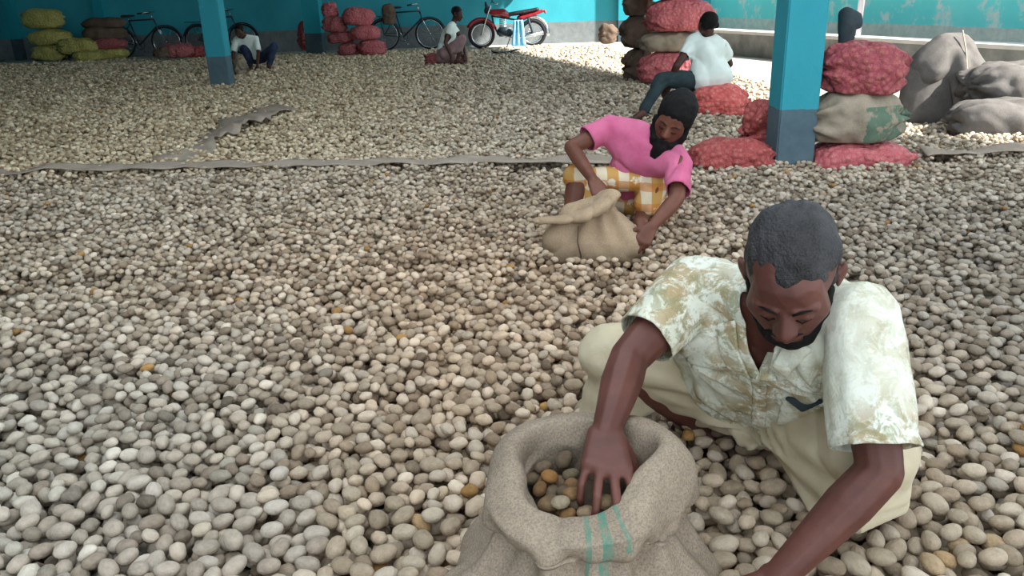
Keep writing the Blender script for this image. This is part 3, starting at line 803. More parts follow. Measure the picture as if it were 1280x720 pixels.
def bicycle(x, y, rz, label, bag=False):
    t = empty('bicycle', (x, y, FZ), label, 'bicycle', None, rz)
    R = .33; H_ = .35; a, f = (-.53, 0, H_), (.53, 0, H_)
    wheel(t, 'wheel', a, R, .02); wheel(t, 'wheel', f, R, .02)
    b = bmesh.new(); bb, st, hd, hb = (-.1, 0, .29), (-.24, 0, .84), (.32, 0, .86), (.36, 0, .70)
    for p, q_ in ((bb, st), (st, hd), (bb, hb), (hd, hb)): tube(b, [p, q_], .018, 8)
    for s in (-1, 1): tube(b, [(a[0], .05 * s, H_), (-.14, .03 * s, .30)], .01, 6); tube(b, [(a[0], .05 * s, H_), (-.23, .02 * s, .78)], .008, 6)
    link('frame', b, M['steel_dark'], t)
    b = bmesh.new()
    for s in (-1, 1): tube(b, [(.33, .03 * s, .80), (.40, .05 * s, .62), (f[0], .05 * s, H_)], .011, 6)
    link('fork', b, M['chrome'], t)
    b = bmesh.new(); tube(b, [(.30, 0, .84), (.28, 0, 1.0)], .013, 8); tube(b, [(.12, -.27, 1.0), (.30, -.2, 1.02), (.30, .2, 1.02), (.12, .27, 1.0)], .012, 8)
    hbr = link('handlebar', b, M['chrome'], t)
    b = bmesh.new()
    for s in (-1, 1): tube(b, [(.16, .255 * s, 1.0), (.06, .285 * s, .99)], .018, 8)
    link('grips', b, M['rubber'], hbr)
    B = Blob(); B.hull(((-.36, .0, .94), (.05, .09, .035)), ((-.12, 0, .95), (.04, .025, .02))); me = B.build(.012, 2); link('saddle', me, M['seat_black'], t)
    b = bmesh.new(); tube(b, [(-.24, 0, .82), (-.25, 0, .93)], .013, 8); link('seat_post', b, M['chrome'], t)
    for c_ in (a, f):
        b = bmesh.new(); rr = R + .04; k0, k1 = (20, 175) if c_ is a else (10, 150)
        for yy in (-.02, .02): tube(b, [(c_[0] + rr * math.cos(math.radians(k)), yy, c_[2] + rr * math.sin(math.radians(k))) for k in range(k0, k1, 12)], .014, 5)
        link('mudguard', b, M['steel_dark'], t)
    b = bmesh.new(); bbox(b, -.80, -.42, -.08, .08, .76, .775); tube(b, [(-.62, .07, .76), (-.53, .06, H_)], .006, 5); tube(b, [(-.62, -.07, .76), (-.53, -.06, H_)], .006, 5)
    link('carrier', b, M['steel_dark'], t)
    b = bmesh.new(); tube(b, [(-.1, .06, .29), (-.02, .07, .13)], .011, 6); tube(b, [(-.1, -.06, .29), (-.18, -.07, .45)], .011, 6); bbox(b, -.06, .03, .07, .16, .115, .14)
    link('crank', b, M['chrome'], t)
    b = bmesh.new(); n = 20; tube(b, [(-.1 + .1 * math.cos(2 * PI * k / n), .045, .29 + .1 * math.sin(2 * PI * k / n)) for k in range(n)], .008, 6, True); bbox(b, -.5, -.1, .04, .05, .375, .39); link('chain_guard', b, M['steel_dark'], t)
    return t

p = at(180, 56, y=19.75); bicycle(p.x, 19.75, .08, 'dark bicycle against the dim teal wall beside the brown pile of sacks')
p = at(277, 56, y=19.8); bicycle(p.x, 19.85, -.05, 'dark bicycle against the back wall, half hidden by the left-hand pillar')
p = at(511, 56, y=19.75); bicycle(p.x, 19.6, .05, 'dark bicycle with a brown bag leaning on the wall between pink heap and motorcycle')
sack(p.x - .38, 19.45, .50, .30, .22, .50, 'jute_dark', 'brown shoulder bag hanging on the bicycle beside the pink heap', seed=61, n=4)


def motorcycle(x, y, s, rz):
    t = empty('motorcycle', (x, y, FZ), 'red and black motorcycle with a blue cloth over its side, parked by the wall', 'motorcycle', None, rz)
    t.scale = (s, s, s); R = .28; a, f = (.60, 0, .31), (-.60, 0, .31)
    wheel(t, 'wheel', a, R, .045, spokes=14); wheel(t, 'wheel', f, R, .038, spokes=14)
    b = bmesh.new()
    for q_ in (-1, 1): tube(b, [(-.60, .08 * q_, .31), (-.42, .08 * q_, .80), (-.36, .08 * q_, .95)], .02, 8)
    link('fork', b, M['chrome'], t)
    B = Blob(); B.hull(((-.34, 0, .80), (.07, .10, .07)), ((-.08, 0, .78), (.10, .13, .10)), ((.06, 0, .72), (.05, .09, .06))); link('fuel_tank', B.build(.02, 3), M['red_paint'], t)
    B = Blob(); B.hull(((.05, 0, .74), (.06, .10, .05)), ((.4, 0, .78), (.08, .12, .05)), ((.72, 0, .84), (.05, .09, .04))); link('seat', B.build(.02, 3), M['seat_black'], t)
    B = Blob(); B.hull(((.35, 0, .66), (.12, .10, .07)), ((.85, 0, .80), (.04, .05, .04))); tl = link('tail_cover', B.build(.02, 3), M['red_paint'], t)
    b = bmesh.new(); bbox(b, .88, .93, -.05, .05, .74, .82, .01); link('tail_light', b, M['net_red'], tl)
    b = bmesh.new(); bbox(b, -.22, .14, -.13, .13, .26, .46, .03); link('engine', b, M['steel_dark'], t)
    b = bmesh.new()
    for k in range(6): bbox(b, -.17, .0, -.10, .10, .47 + k * .032, .485 + k * .032)
    link('cylinder_fins', b, M['chrome'], t)
    b = bmesh.new(); tube(b, [(-.36, 0, .86), (-.30, 0, .5), (-.2, 0, .3)], .022, 8); tube(b, [(-.33, 0, .72), (.2, 0, .62), (.75, 0, .68)], .02, 8); tube(b, [(.1, .09, .35), (.60, .09, .31)], .02, 8); tube(b, [(.1, -.09, .35), (.60, -.09, .31)], .02, 8)
    for q_ in (-1, 1): tube(b, [(.60, .11 * q_, .31), (.5, .11 * q_, .66)], .022, 8)
    link('frame', b, M['steel_dark'], t)
    b = bmesh.new(); tube(b, [(-.2, -.14, .34), (.1, -.16, .22), (.35, -.17, .24), (.85, -.18, .32)], [.02, .025, .04, .045], 10); link('exhaust_pipe', b, M['chrome'], t)
    b = bmesh.new(); n = 16
    tube(b, [(-.60 + .34 * math.cos(math.radians(k)), 0, .31 + .34 * math.sin(math.radians(k))) for k in range(20, 160, 12)], .05, 8); link('front_fender', b, M['red_paint'], t)
    b = bmesh.new(); tube(b, [(.60 + .36 * math.cos(math.radians(k)), 0, .31 + .36 * math.sin(math.radians(k))) for k in range(-12, 120, 12)], .05, 8); link('rear_fender', b, M['chrome'], t)
    B = Blob(); B.hull(((-.46, 0, .84), (.06, .08, .08)), ((-.40, 0, .86), (.05, .07, .07))); B.hull(((-.47, 0, .98), (.03, .1, .07)), ((-.44, 0, .88), (.04, .09, .03))); hl = link('headlight', B.build(.016, 2), M['steel_dark'], t)
    b = bmesh.new(); tube(b, [(-.20, -.34, .98), (-.33, -.22, 1.03), (-.36, 0, .98), (-.33, .22, 1.03), (-.20, .34, .98)], .014, 8); hb_ = link('handlebar', b, M['chrome'], t)
    for q_ in (-1, 1):
        b = bmesh.new(); tube(b, [(-.31, .25 * q_, 1.02), (-.34, .31 * q_, 1.16)], .006, 5); bbox(b, -.36, -.34, .27 * q_ - .05, .27 * q_ + .05, 1.13, 1.22, .008); link('mirror', b, M['seat_black'], hb_)
    b = bmesh.new(); tube(b, [(.1, -.12, .3), (-.02, -.25, .02)], .012, 6); tube(b, [(-.02, -.16, .25), (-.02, -.3, .25)], .012, 6); link('kickstand', b, M['steel_dark'], t)
    b = bmesh.new(); vs = [[b.verts.new((.10 + .34 * i / 10 + (.5 - i / 10) * .14 * (1 - j / 8), -.20 - .025 * math.sin(i * 1.7) - .02 * (8 - j) / 8, .62 - .58 * j / 8)) for i in range(11)] for j in range(9)]
    for j in range(8):
        for i in range(10): b.faces.new((vs[j][i], vs[j][i + 1], vs[j + 1][i + 1], vs[j + 1][i]))
    me = bpy.data.meshes.new('c'); b.to_mesh(me); b.free(); link('side_cloth', solidify(me, .01), M['blue_cloth'], t)

p = at(634, 52, y=19.3); motorcycle(p.x, 19.3, .98, 0)
print('things', time.time() - T0)

# ------------------------------------------------------------------ people
def frame_of(face, up=(0, 0, 1), roll=0):
    """columns: the head's own x (its left), y (back of the head) and z (crown)"""
    y = -V(face).normalized(); x = y.cross(V(up)).normalized(); z = x.cross(y)
    return (Matrix((x, y, z)).transposed() @ Matrix.Rotation(roll, 3, 'Y'))


def head_blob(B, c, R, s=1.0, q=2, wide=1.0):
    def p(x, y, z): return c + R @ (V((x * wide, y, z)) * s)
    def r(*a): return tuple(k * s for k in a)
    B.hull((p(0, .018, .03), r(.074 * wide, .095, .084), R), q=3)
    B.hull((p(0, -.045, .035), r(.058 * wide, .045, .05), R), (p(.044, -.052, -.012), .026 * s), (p(-.044, -.052, -.012), .026 * s), (p(.046, -.012, -.058), .022 * s), (p(-.046, -.012, -.058), .022 * s),
           (p(.012, -.068, -.092), .019 * s), (p(-.012, -.068, -.092), .019 * s), (p(0, -.075, -.05), .022 * s))
    B.hull((p(0, -.088, .012), .008 * s), (p(0, -.112, -.026), .0115 * s), (p(.014, -.098, -.034), .0085 * s), (p(-.014, -.098, -.034), .0085 * s), (p(0, -.086, -.03), .012 * s))
    for sx in (-1, 1):
        B.hull((p(.014 * sx, -.088, .020), .008 * s), (p(.045 * sx, -.074, .020), .009 * s))
        B.hull((p(.030 * sx, -.079, -.001), r(.0145, .012, .0105), R))
        B.hull((p(.075 * sx, .012, -.008), r(.006, .016, .026), R), (p(.084 * sx, .020, .008), r(.005, .012, .017), R))
    B.hull((p(-.022, -.086, -.060), .006 * s), (p(0, -.0965, -.056), .0075 * s), (p(.022, -.086, -.060), .006 * s))
    B.hull((p(-.018, -.086, -.068), .006 * s), (p(0, -.095, -.069), .008 * s), (p(.018, -.086, -.068), .006 * s))


def hair_mesh(c, R, s, voxel, seed=1, peak=0, vol=1.0, wide=1.0):
    B = Blob()
    def p(x, y, z): return c + R @ (V((x * wide, y, z)) * s)
    def r(*a): return tuple(k * s * vol for k in a)
    B.hull((p(0, .024, .043), r(.079 * wide, .098, .084), R), q=3)
    for sx in (-1, 1): B.hull((p(.062 * sx, .03, .0), r(.018, .05, .03), R), (p(.066 * sx, -.012, .02), r(.012, .012, .022), R))
    if peak: B.hull((p(0, -.030, .080), r(.040, .03, .02), R), (p(0, -.056, .070), r(.024, .022, .018), R), q=3)
    me = B.build(voxel, 3); P, N = np_of(me)
    set_np(me, P + N * (s * (.0035 * wob(P / s, 70, seed) + .0022 * wob(P / s, 170, seed + 1, 7)))[:, None]); return me


def beard_mesh(c, R, s, voxel, long=0.0, seed=2):
    B = Blob(); p = lambda x, y, z: c + R @ (V((x, y, z)) * s)
    for sx in (-1, 1):
        B.chain((p(.068 * sx, -.012, -.01), .012 * s), (p(.056 * sx, -.028, -.058), .018 * s), (p(.026 * sx, -.066, -.093 - long * .3), .021 * s), (p(0, -.074, -.100 - long), (.020 + long * .15) * s))
        B.hull((p(0, -.097, -.046), .007 * s), (p(.027 * sx, -.084, -.056), .007 * s)); B.hull((p(.027 * sx, -.084, -.056), .007 * s), (p(.032 * sx, -.070, -.085), .012 * s))
    if long: B.hull((p(0, -.082, -.075), .03 * s), (p(.0, -.085, -.135), .036 * s), (p(0, -.07, -.17), .02 * s)); B.hull((p(.035, -.05, -.08), .026 * s), (p(-.035, -.05, -.08), .026 * s), (p(0, -.075, -.1 - long), .026 * s))
    me = B.build(voxel, 2); P, N = np_of(me); set_np(me, P + N * (s * (.003 * wob(P / s, 90, seed) + .002 * wob(P / s, 200, seed + 1, 7)))[:, None]); return me


def hand_blob(B, wrist, d, n, thumb, s=1.0, curl=.5, spread=.09, q=1, thumb_in=.3):
    """d: towards the fingers; n: out of the back of the hand; thumb: the side the thumb is on"""
    d = V(d).normalized(); n = V(n); n = (n - d * n.dot(d)).normalized(); t = V(thumb); t = (t - d * t.dot(d) - n * t.dot(n)).normalized()
    kn = []
    for k, u in enumerate((.032, .011, -.011, -.031)): kn.append(wrist + (d * (.088, .092, .088, .078)[k] + t * u) * s)
    B.hull((wrist + t * .016 * s, .017 * s), (wrist - t * .016 * s, .017 * s), *[(k_, .0125 * s) for k_ in kn], q=2)
    for k, kk in enumerate(kn): B.hull((kk + n * .003 * s, .0118 * s), (wrist + d * .03 * s + (kk - wrist) * .1, .010 * s), q=1)
    L3 = ((.044, .027, .021), (.048, .031, .022), (.045, .029, .021), (.035, .022, .019))
    for k in range(4):
        sp = (1.5 - k) * spread; c0 = curl if isinstance(curl, (int, float)) else curl[k]
        dd = (d * math.cos(sp) + t * math.sin(sp)).normalized(); ang = c0 * .55; p0 = kn[k]; r0 = (.0098, .0102, .0098, .0086)[k] * s
        for j in range(3):
            dj = dd * math.cos(ang) - n * math.sin(ang); p1 = p0 + dj * L3[k][j] * s; r1 = r0 * .93
            B.hull((p0, r0), (p1, r1), q=q + 1 if j == 2 else q); p0, r0 = p1, r1; ang += c0 * (.95, .7, 0)[j]
    p0 = wrist + (t * .022 + d * .018) * s; dj = (t * .75 + d * .62 - n * thumb_in).normalized(); p1 = p0 + dj * .042 * s; p2 = p1 + (dj * .7 + d * .5 - n * thumb_in * .8).normalized() * .032 * s; p3 = p2 + (dj * .45 + d * .75 - n * thumb_in).normalized() * .026 * s
    B.chain((p0, .016 * s), (p1, .0122 * s), (p2, .0112 * s), (p3, .0092 * s), q=2)


def foot_blob(B, ankle, toe, s=1.0):
    a = V(ankle); t = V(toe) - a; t.z = 0; t = t.normalized(); sd = V((-t.y, t.x, 0)); z = a.z - .055 * s
    base = V((a.x, a.y, z))
    B.hull((a, .036 * s), (base - t * .045 * s, .026 * s), (base + t * .09 * s + sd * .02 * s, .022 * s), (base + t * .09 * s - sd * .02 * s, .022 * s))
    B.hull((base + t * .09 * s + sd * .022 * s, .020 * s), (base + t * .15 * s + sd * .022 * s, .014 * s), (base + t * .14 * s - sd * .028 * s, .011 * s), (base + t * .09 * s - sd * .03 * s, .018 * s))
    for k in range(5):
        u = .030 - .0145 * k; B.hull((base + t * .14 * s + sd * u * s, (.012 if k == 0 else .009) * s), (base + t * (.178 - .008 * k) * s + sd * u * s, (.011 if k == 0 else .008) * s), q=1)


def body_blob(B, J, k=1.0, hs=1.0, wide=1.0, arms=1.0, tk=1.0):
    """J: joints. k scales girth, hs the head and hands"""
    head_blob(B, J['head'], J['R'], hs, wide=wide)
    neck0 = J['head'] + J['R'] @ V((0, .018, -.06)) * hs
    B.hull((neck0, .05 * hs), (J['neck'], .055 * k))
    cs = (J['shR'] + J['shL']) / 2; pel = J['pel']; chest = cs.lerp(pel, .3)
    g = k * tk
    B.hull((J['shR'], .05 * g), (J['shL'], .05 * g), (J['neck'], .05 * g), (chest, .11 * g))
    B.hull((chest, .125 * g), (cs.lerp(pel, .68), .12 * g)); B.hull((cs.lerp(pel, .68), .12 * g), (J['hipR'], .09 * g), (J['hipL'], .09 * g))
    for S in 'RL':
        a = arms
        B.hull((J['sh' + S], .052 * k), (J['sh' + S].lerp(J['el' + S], .35), .048 * k * a)); B.chain((J['sh' + S].lerp(J['el' + S], .35), .048 * k * a), (J['el' + S], .037 * k * a), (J['el' + S].lerp(J['wr' + S], .3), .039 * k * a), (J['wr' + S], .025 * k * a))
        B.chain((J['hip' + S], .085 * k), (J['kn' + S], .055 * k), (J['kn' + S].lerp(J['an' + S], .35), .054 * k), (J['an' + S], .033 * k))
        foot_blob(B, J['an' + S], J['toe' + S], hs)


def face_bits(root, J, hs, mat, eyes_open=False):
    c, R = J['head'], J['R']; p = lambda x, y, z: c + R @ (V((x, y, z)) * hs)
    for sx in (-1, 1):
        b = bmesh.new(); tube(b, [p(.013 * sx, -.0975, .021), p(.028 * sx, -.094, .027), p(.045 * sx, -.083, .022)], [.002 * hs, .0027 * hs, .0014 * hs], 6); part('eyebrow', b, M[mat], root)
        b = bmesh.new(); tube(b, [p(.017 * sx, -.0885, -.006), p(.029 * sx, -.0925, -.0095), p(.043 * sx, -.0835, -.006)], .0019 * hs, 6); part('eyelash_line', b, M['lid'], root)


def cloth_noise(me, seed, amp, f, ani=None, extra=None):
    P, N = np_of(me); d = amp * (wob(P, f, seed, 6, ani) + .5 * wob(P, f * 2.3, seed + 7, 6, ani) - 1.5 * (1 - np.abs(wob(P, f * .8, seed + 13, 5))) ** 5)
    if extra is not None: d = d + extra(P, N)
    set_np(me, P + N * d[:, None])


# ---- 1: the man bending over the open sack
s1 = .965
J = dict(head=at(988, 346, z=1.42))
J['R'] = frame_of(V((-.40, -1, -.80)), roll=-.05)
J['neck'] = at(985, 372, z=1.56)
J['shR'] = at(868, 358, z=1.66); J['shL'] = at(1074, 398, z=1.45)
J['elR'] = at(786, 448, z=1.57); J['wrR'] = at(757, 543, h=.342)
J['elL'] = at(1100, 590, z=1.37); J['wrL'] = at(972, 722, z=1.38)
J['pel'] = at(962, 478, z=2.02); J['hipR'] = at(920, 480, z=2.0); J['hipL'] = at(1005, 490, z=1.95)
J['knR'] = at(768, 440, z=1.92); J['anR'] = at(880, 532, h=.06); J['toeR'] = at(862, 545, h=.0)
J['knL'] = at(1085, 560, z=1.52); J['anL'] = at(1095, 640, h=.05); J['toeL'] = J['anL'] + V((-.05, -.2, -.02))
if __name__ == '__main__' and False: pass
for a, b_ in (('shR', 'elR'), ('elR', 'wrR'), ('shL', 'elL'), ('elL', 'wrL'), ('hipR', 'knR'), ('knR', 'anR'), ('hipL', 'knL'), ('knL', 'anL'), ('shR', 'shL'), ('neck', 'pel'), ('neck', 'head')):
    print(a, b_, round((J[a] - J[b_]).length, 3), 'h', round(J[a].z, 2), round(J[b_].z, 2))
man = empty('person', (J['pel'].x, J['pel'].y, 0), 'bending man in an off-white printed shirt and cream lungi reaching into the open sack', 'person')
B = Blob(); body_blob(B, J, 1.12, s1, wide=1.09, arms=.95, tk=.84)
hand_blob(B, J['wrR'], (-.10, -1, -.16), (0, -.2, 1), (1, 0, 0), 1.06, (.85, .7, .75, .85), .2, thumb_in=1.0)
hl = V((-.6, -.55, -.55)); hand_blob(B, J['wrL'], hl, (-.3, -.5, .8), (-.6, .6, 0), 1.0, .7, .1)
me = B.build(.0034, 4, .5); print('man verts', len(me.vertices)); part('body', me, M['skin1'], man)
part('hair', hair_mesh(J['head'] + J['R'] @ V((0, .005, 0)), J['R'], s1, .0035, 3, 1, 1.0, 1.06), M['hair_grey'], man)
part('beard', beard_mesh(J['head'], J['R'], s1 * 1.008, .003, .0), M['hair'], man)
face_bits(man, J, s1, 'hair')

# shirt
cs = (J['shR'] + J['shL']) / 2; ax = (J['pel'] - cs).normalized(); side = (J['shL'] - J['shR']).normalized(); fr = side.cross(ax).normalized()
if fr.y > 0: fr = -fr
def T(a, s_, f): return cs + ax * a + side * s_ + fr * f            # along the spine, across, to the front
B = Blob()
B.hull((J['shR'], .062), (J['shL'], .060), (J['neck'] - ax * .0, .068), (T(.14, -.11, .0), .115), (T(.14, .11, .0), .115), q=3)
B.hull((T(.10, -.10, .01), .118), (T(.10, .10, .01), .118), (T(.36, -.10, .03), .125), (T(.36, .10, .03), .125), q=3)
B.hull((T(.3, -.09, .05), .12), (T(.3, .09, .05), .12), (T(.47, -.10, .06), .105), (T(.47, .11, .06), .105))
sleeve = {}
for S, t0, rr in (('R', .74, .072), ('L', .86, .082)):
    e = J['sh' + S].lerp(J['el' + S], t0 + .10); B.chain((J['sh' + S], .070), (J['sh' + S].lerp(J['el' + S], .3), .072), (e, rr)); sleeve[S] = ((J['sh' + S]).lerp(J['el' + S], t0), (J['el' + S] - J['sh' + S]).normalized(), rr)
me = B.build(.006, 4)
def folds(P, N):
    q = P - np.array(cs); a = q @ np.array(ax); s_ = q @ np.array(side); f = q @ np.array(fr)
    d = .006 * np.sin(a * 70 + 5 * np.sin(s_ * 16) + 2) * sstep(.2, .4, a)                  # bunching at the belly
    for S, sg in (('R', -1), ('L', 1)):                                                # pull lines from the armpits
        w_ = T(.12, sg * .15, .02); r = P - np.array(w_); rr = np.linalg.norm(r, axis=1); an = np.arctan2(r @ np.array(ax), r @ np.array(side)); d = d + .007 * np.sin(an * 9) * np.exp(-((rr - .10) / .07) ** 2)
    return d
cloth_noise(me, 11, .006, 16, None, folds)
nk = J['neck']; vp = T(.13, .015, .14)                                                 # the V of the neckline
hc = J['head']
def cutf(P, N):
    k = np.zeros(len(P), bool)
    for S in 'RL':
        c0, d0, rr = sleeve[S]; r = P - np.array(c0); t = r @ np.array(d0); k |= (t > 0) & (np.linalg.norm(r - t[:, None] * np.array(d0), axis=1) < rr * 1.7) & (t < .16)
    q = P - np.array(cs); a = q @ np.array(ax); s_ = q @ np.array(side); f = q @ np.array(fr); k |= a > .485
    v_half = .036 * np.clip((.088 - a) / .11, 0, 1.1); k |= (np.abs(s_ - .005) < v_half) & (f > .02) & (a < .088)
    k |= (np.linalg.norm(P - np.array(nk), axis=1) < .062) & (a < .02)
    return k
cut_mesh(me, cutf); me = solidify(me, .003); sh = part('shirt', me, M['shirt1'], man)
# collar lapels, placket, buttons, pocket
def on_front(a, s_, out=.0):
    """a point on the shirt's front skin"""
    o = T(a, s_, .5); ok, loc, nr, _ = _bv_hit(o, -fr); return (loc + nr * out) if ok else T(a, s_, .14)
from mathutils.bvhtree import BVHTree
_bm = bmesh.new(); _bm.from_mesh(sh.data); _bm.transform(Matrix.Translation(man.location)); _bv = BVHTree.FromBMesh(_bm)
def _bv_hit(o, d):
    loc, nr, i, ds = _bv.ray_cast(o, d); return (loc is not None, loc, nr if loc is None or nr.dot(d) < 0 else -nr, i)
for sg in (-1, 1):
    B = Blob(); rim = [(-.02, .060), (.01, .048), (.035, .036), (.06, .022), (.09, .008)]
    pts = [on_front(a, .01 + sg * s_, .008) for a, s_ in rim]; pts2 = [on_front(a + .022, .01 + sg * (s_ + .030), .009) for a, s_ in rim[:-1]]
    for i in range(len(pts) - 2): B.hull((pts[i], .004), (pts[i + 1], .004), (pts2[i], .0035), (pts2[i + 1], .0035), q=1)
    B.hull((pts[3], .004), (pts[4], .004), (pts2[3], .0035), q=1)
    part('collar', B.build(.0035, 3), M['shirt1'], man)
b = bmesh.new(); ppts = [on_front(.10 + .052 * i, .02 + .003 * i, .002) for i in range(7)]
B = Blob()
for p_, q_ in zip(ppts[:-1], ppts[1:]): B.hull((p_ + side * .014, .0035), (p_ - side * .014, .0035), (q_ + side * .014, .0035), (q_ - side * .014, .0035), q=1)
part('placket', B.build(.004, 2), M['shirt1'], man)
for i in (1, 3, 5):
    b = bmesh.new(); c0 = ppts[i]; bmesh.ops.create_icosphere(b, subdivisions=2, radius=.0055, matrix=Matrix.Translation(c0 + fr * .004)); part('button', b, M['button'], man)
B = Blob(); pk = [on_front(a, s_, .003) for a, s_ in ((.17, .075), (.17, .155), (.27, .075), (.27, .155))]
B.hull((pk[0], .004), (pk[1], .004), (pk[2], .004), (pk[3], .004), q=1); part('breast_pocket', B.build(.004, 2), M['shirt1'], man)
B = Blob(); B.hull((on_front(.165, .082, .006), .0045), (on_front(.165, .148, .006), .0045), (on_front(.172, .115, .012), .005)); part('pocket_shadow_edge', B.build(.004, 1), M['dark_cloth'], man)

# lungi: hips, both thighs, the lap stretched between them, cloth falling over the right shin and over the left knee
B = Blob(); pel = J['pel']
hR, hL, kR, kL, aR, aL = (J[n_] for n_ in ('hipR', 'hipL', 'knR', 'knL', 'anR', 'anL'))
B.hull((pel, .15), (hR, .12), (hL, .125), (T(.40, -.07, .04), .10), (T(.40, .08, .04), .10), q=3)
B.hull((hR, .125), (kR, .082)); B.hull((hL, .12), (kL, .080))
kRd = V((kR.x - .02, kR.y + .02, .06)); B.hull((kR, .080), (kRd, .06), (kR.lerp(aR, .45) + V((0, .03, -.02)), .05))
lap = T(.44, .02, .10)
B.hull((lap, .045), (hR.lerp(kR, .55), .08), (hR, .09), (kR.lerp(aR, .25), .04)); B.hull((lap, .05), (hL.lerp(kL, .5), .07), (hL, .09))
w0, w1, w2 = at(968, 560, z=1.72), at(1022, 655, z=1.60), at(1075, 668, z=1.52)
B.hull((lap, .05), (at(935, 550, z=1.86), .016), (at(885, 517, z=1.92), .02), (hR.lerp(kR, .5), .07)); B.hull((lap, .05), (at(935, 550, z=1.86), .016), (w0, .014), (hL, .09))
B.hull((lap, .035), (w0, .014), (w1, .012), (kL, .075)); B.hull((kL, .075), (w1, .012), (w2, .014), (at(1128, 640, z=1.56), .02), (at(1120, 565, z=1.56), .035))
me = B.build(.0075, 4)
def lf(P, N):
    r = P - np.array(lap); u = r @ np.array(side); v_ = r @ np.array(ax); an = np.arctan2(v_, u); rr = np.linalg.norm(r, axis=1)
    leftk = sstep(.02, -.12, u)
    out = 0
    for kn_, sgn_ in ((kR, -1), (kL, 1)):
        dk = (kn_ - lap).normalized(); e_ = (V((0, 0, 1)) - dk * dk.z).normalized(); a_ = np.arctan2(r @ np.array(e_), np.abs(r @ np.array(dk)) + .03)
        sd_ = sstep(-.02, .05, r @ np.array(dk)); out = out + sd_ * (.010 * np.sin(a_ * (15 if sgn_ < 0 else 7) + 4 * rr) + .004 * np.sin(a_ * 31 + 9 * rr)) * sstep(.04, .14, rr)
    return out
cloth_noise(me, 21, .006, 13, None, lf); part('lungi', me, M['lungi1'], man)
# the rolled waist of the lungi
B = Blob(); wpts = [on_front(.44, s_, .012) for s_ in (-.15, -.09, -.03, .03, .09, .15)]
for i in range(5): B.hull((wpts[i] + ax * .010 * math.sin(i * 2), .016), (wpts[i + 1] + ax * .010 * math.sin(i * 2 + 2), .017))
B.hull((wpts[3], .024), (wpts[3] + ax * .045, .015)); me = B.build(.005, 3); cloth_noise(me, 5, .004, 40); part('waist_knot', me, M['lungi1'], man)
print('man', time.time() - T0)

# ------------------------------------------------------------------ the open sack in front of the man
def catmull(pts, n):
    P = [V(p) for p in pts]; P = [P[0]] + P + [P[-1]]; out = []
    for i in range(1, len(P) - 2):
        for k_ in range(n):
            t = k_ / n; a, b_, c, d = P[i - 1], P[i], P[i + 1], P[i + 2]
            out.append(.5 * ((2 * b_) + (c - a) * t + (2 * a - 5 * b_ + 4 * c - d) * t * t + (3 * b_ - a - 3 * c + d) * t ** 3))
    out.append(P[-2]); return out

def open_sack_mesh(prof, nth, fn):
    pr = catmull([(r, z, 0) for r, z in prof], 6); m_ = len(pr); vs = []; uv = []
    for i, p_ in enumerate(pr):
        for j in range(nth):
            th = 2 * PI * j / nth; vs.append(fn(th, p_.x, p_.y, i / (m_ - 1))); uv.append((j / nth, i / (m_ - 1)))
    fs = [(i * nth + j, i * nth + (j + 1) % nth, (i + 1) * nth + (j + 1) % nth, (i + 1) * nth + j) for i in range(m_ - 1) for j in range(nth)]
    me = bpy.data.meshes.new('open_sack'); me.from_pydata(vs, [], fs)
    at_ = me.attributes.new('cloth_uv', 'FLOAT_VECTOR', 'POINT'); at_.data.foreach_set('vector', np.array([(u, v, 0) for u, v in uv], np.float32).ravel()); return me

SC = V((.118, 1.235, 0))
def s1fn(th, r, z, t):
    # th: 0 = +x, -90 deg = towards the camera
    body = 1 - sstep(.20, .27, np.array(z)); outer = t < .60
    d = 0
    if outer:
        d += body * (.012 * math.sin(th * 9 + 1) + .008 * math.sin(th * 16 + 2)) * (.3 + .7 * float(sstep(.0, .2, np.array(z))))
        for a0, am in ((math.radians(-165), .10), (math.radians(-28), .07)): d += am * math.exp(-((th - 2 * PI - a0 if th > PI else th - a0) / .24) ** 2) * float(1 - sstep(.03, .17, np.array(z)))
    d += .006 * math.sin(th * 3 + 1) + .004 * math.sin(th * 6 + z * 30)
    rr = r + d; zz = z
    if z > .22:
        zz += (.030 * math.cos(th - math.radians(35)) + .012 * math.cos(2 * th + 1)) * float(sstep(.24, .34, np.array(z)))
        if t < .78: rr += .010 * math.sin(5 * th + 2) * float(sstep(.36, .27, np.array(z))); zz += .012 * math.sin(4 * th + .5) * float(sstep(.33, .25, np.array(z)))
    if z > .2: zz -= .022 * max(0, -math.sin(th)) ** 2 * float(sstep(.24, .33, np.array(z)))
    ex, ey = 1.08, 1.0
    if r < .14 and t > .6: ey = .90
    return (SC.x + rr * ex * math.cos(th), SC.y + rr * ey * math.sin(th), zz)
prof = [(.0, -.055), (.14, -.055), (.215, -.04), (.235, .02), (.225, .09), (.200, .15), (.172, .195), (.163, .225), (.178, .232), (.188, .255), (.188, .29), (.174, .322), (.153, .342), (.136, .346), (.125, .338), (.118, .315), (.112, .27), (.11, .22), (.11, .15), (.1, .1), (0, .1)]
prof = [(r_ * (.92 + .12 * max(0, 1 - z_ / .17) * (i_ < 9)), z_ * .95) for i_, (r_, z_) in enumerate(prof)]
me = open_sack_mesh(prof, 200, s1fn); P, N = np_of(me)
set_np(me, P + N * (.004 * wob(P, 26, 31, 7) - .007 * (1 - np.abs(wob(P, 17, 35, 5))) ** 5 * (P[:, 2] > .1) + .0015 * wob(P, 70, 33, 7))[:, None])
k = Mat('striped_jute', .95, .08)
c = k.ramp(k.noise(7, 6, .7), [(.25, '877c70'), (.75, 'a4998b')]); c = k.mix(.42, c, k.ramp(k.noise(240, 2, .8), [(.3, '4f443a'), (.62, 'd8cbb8')]), 'OVERLAY')
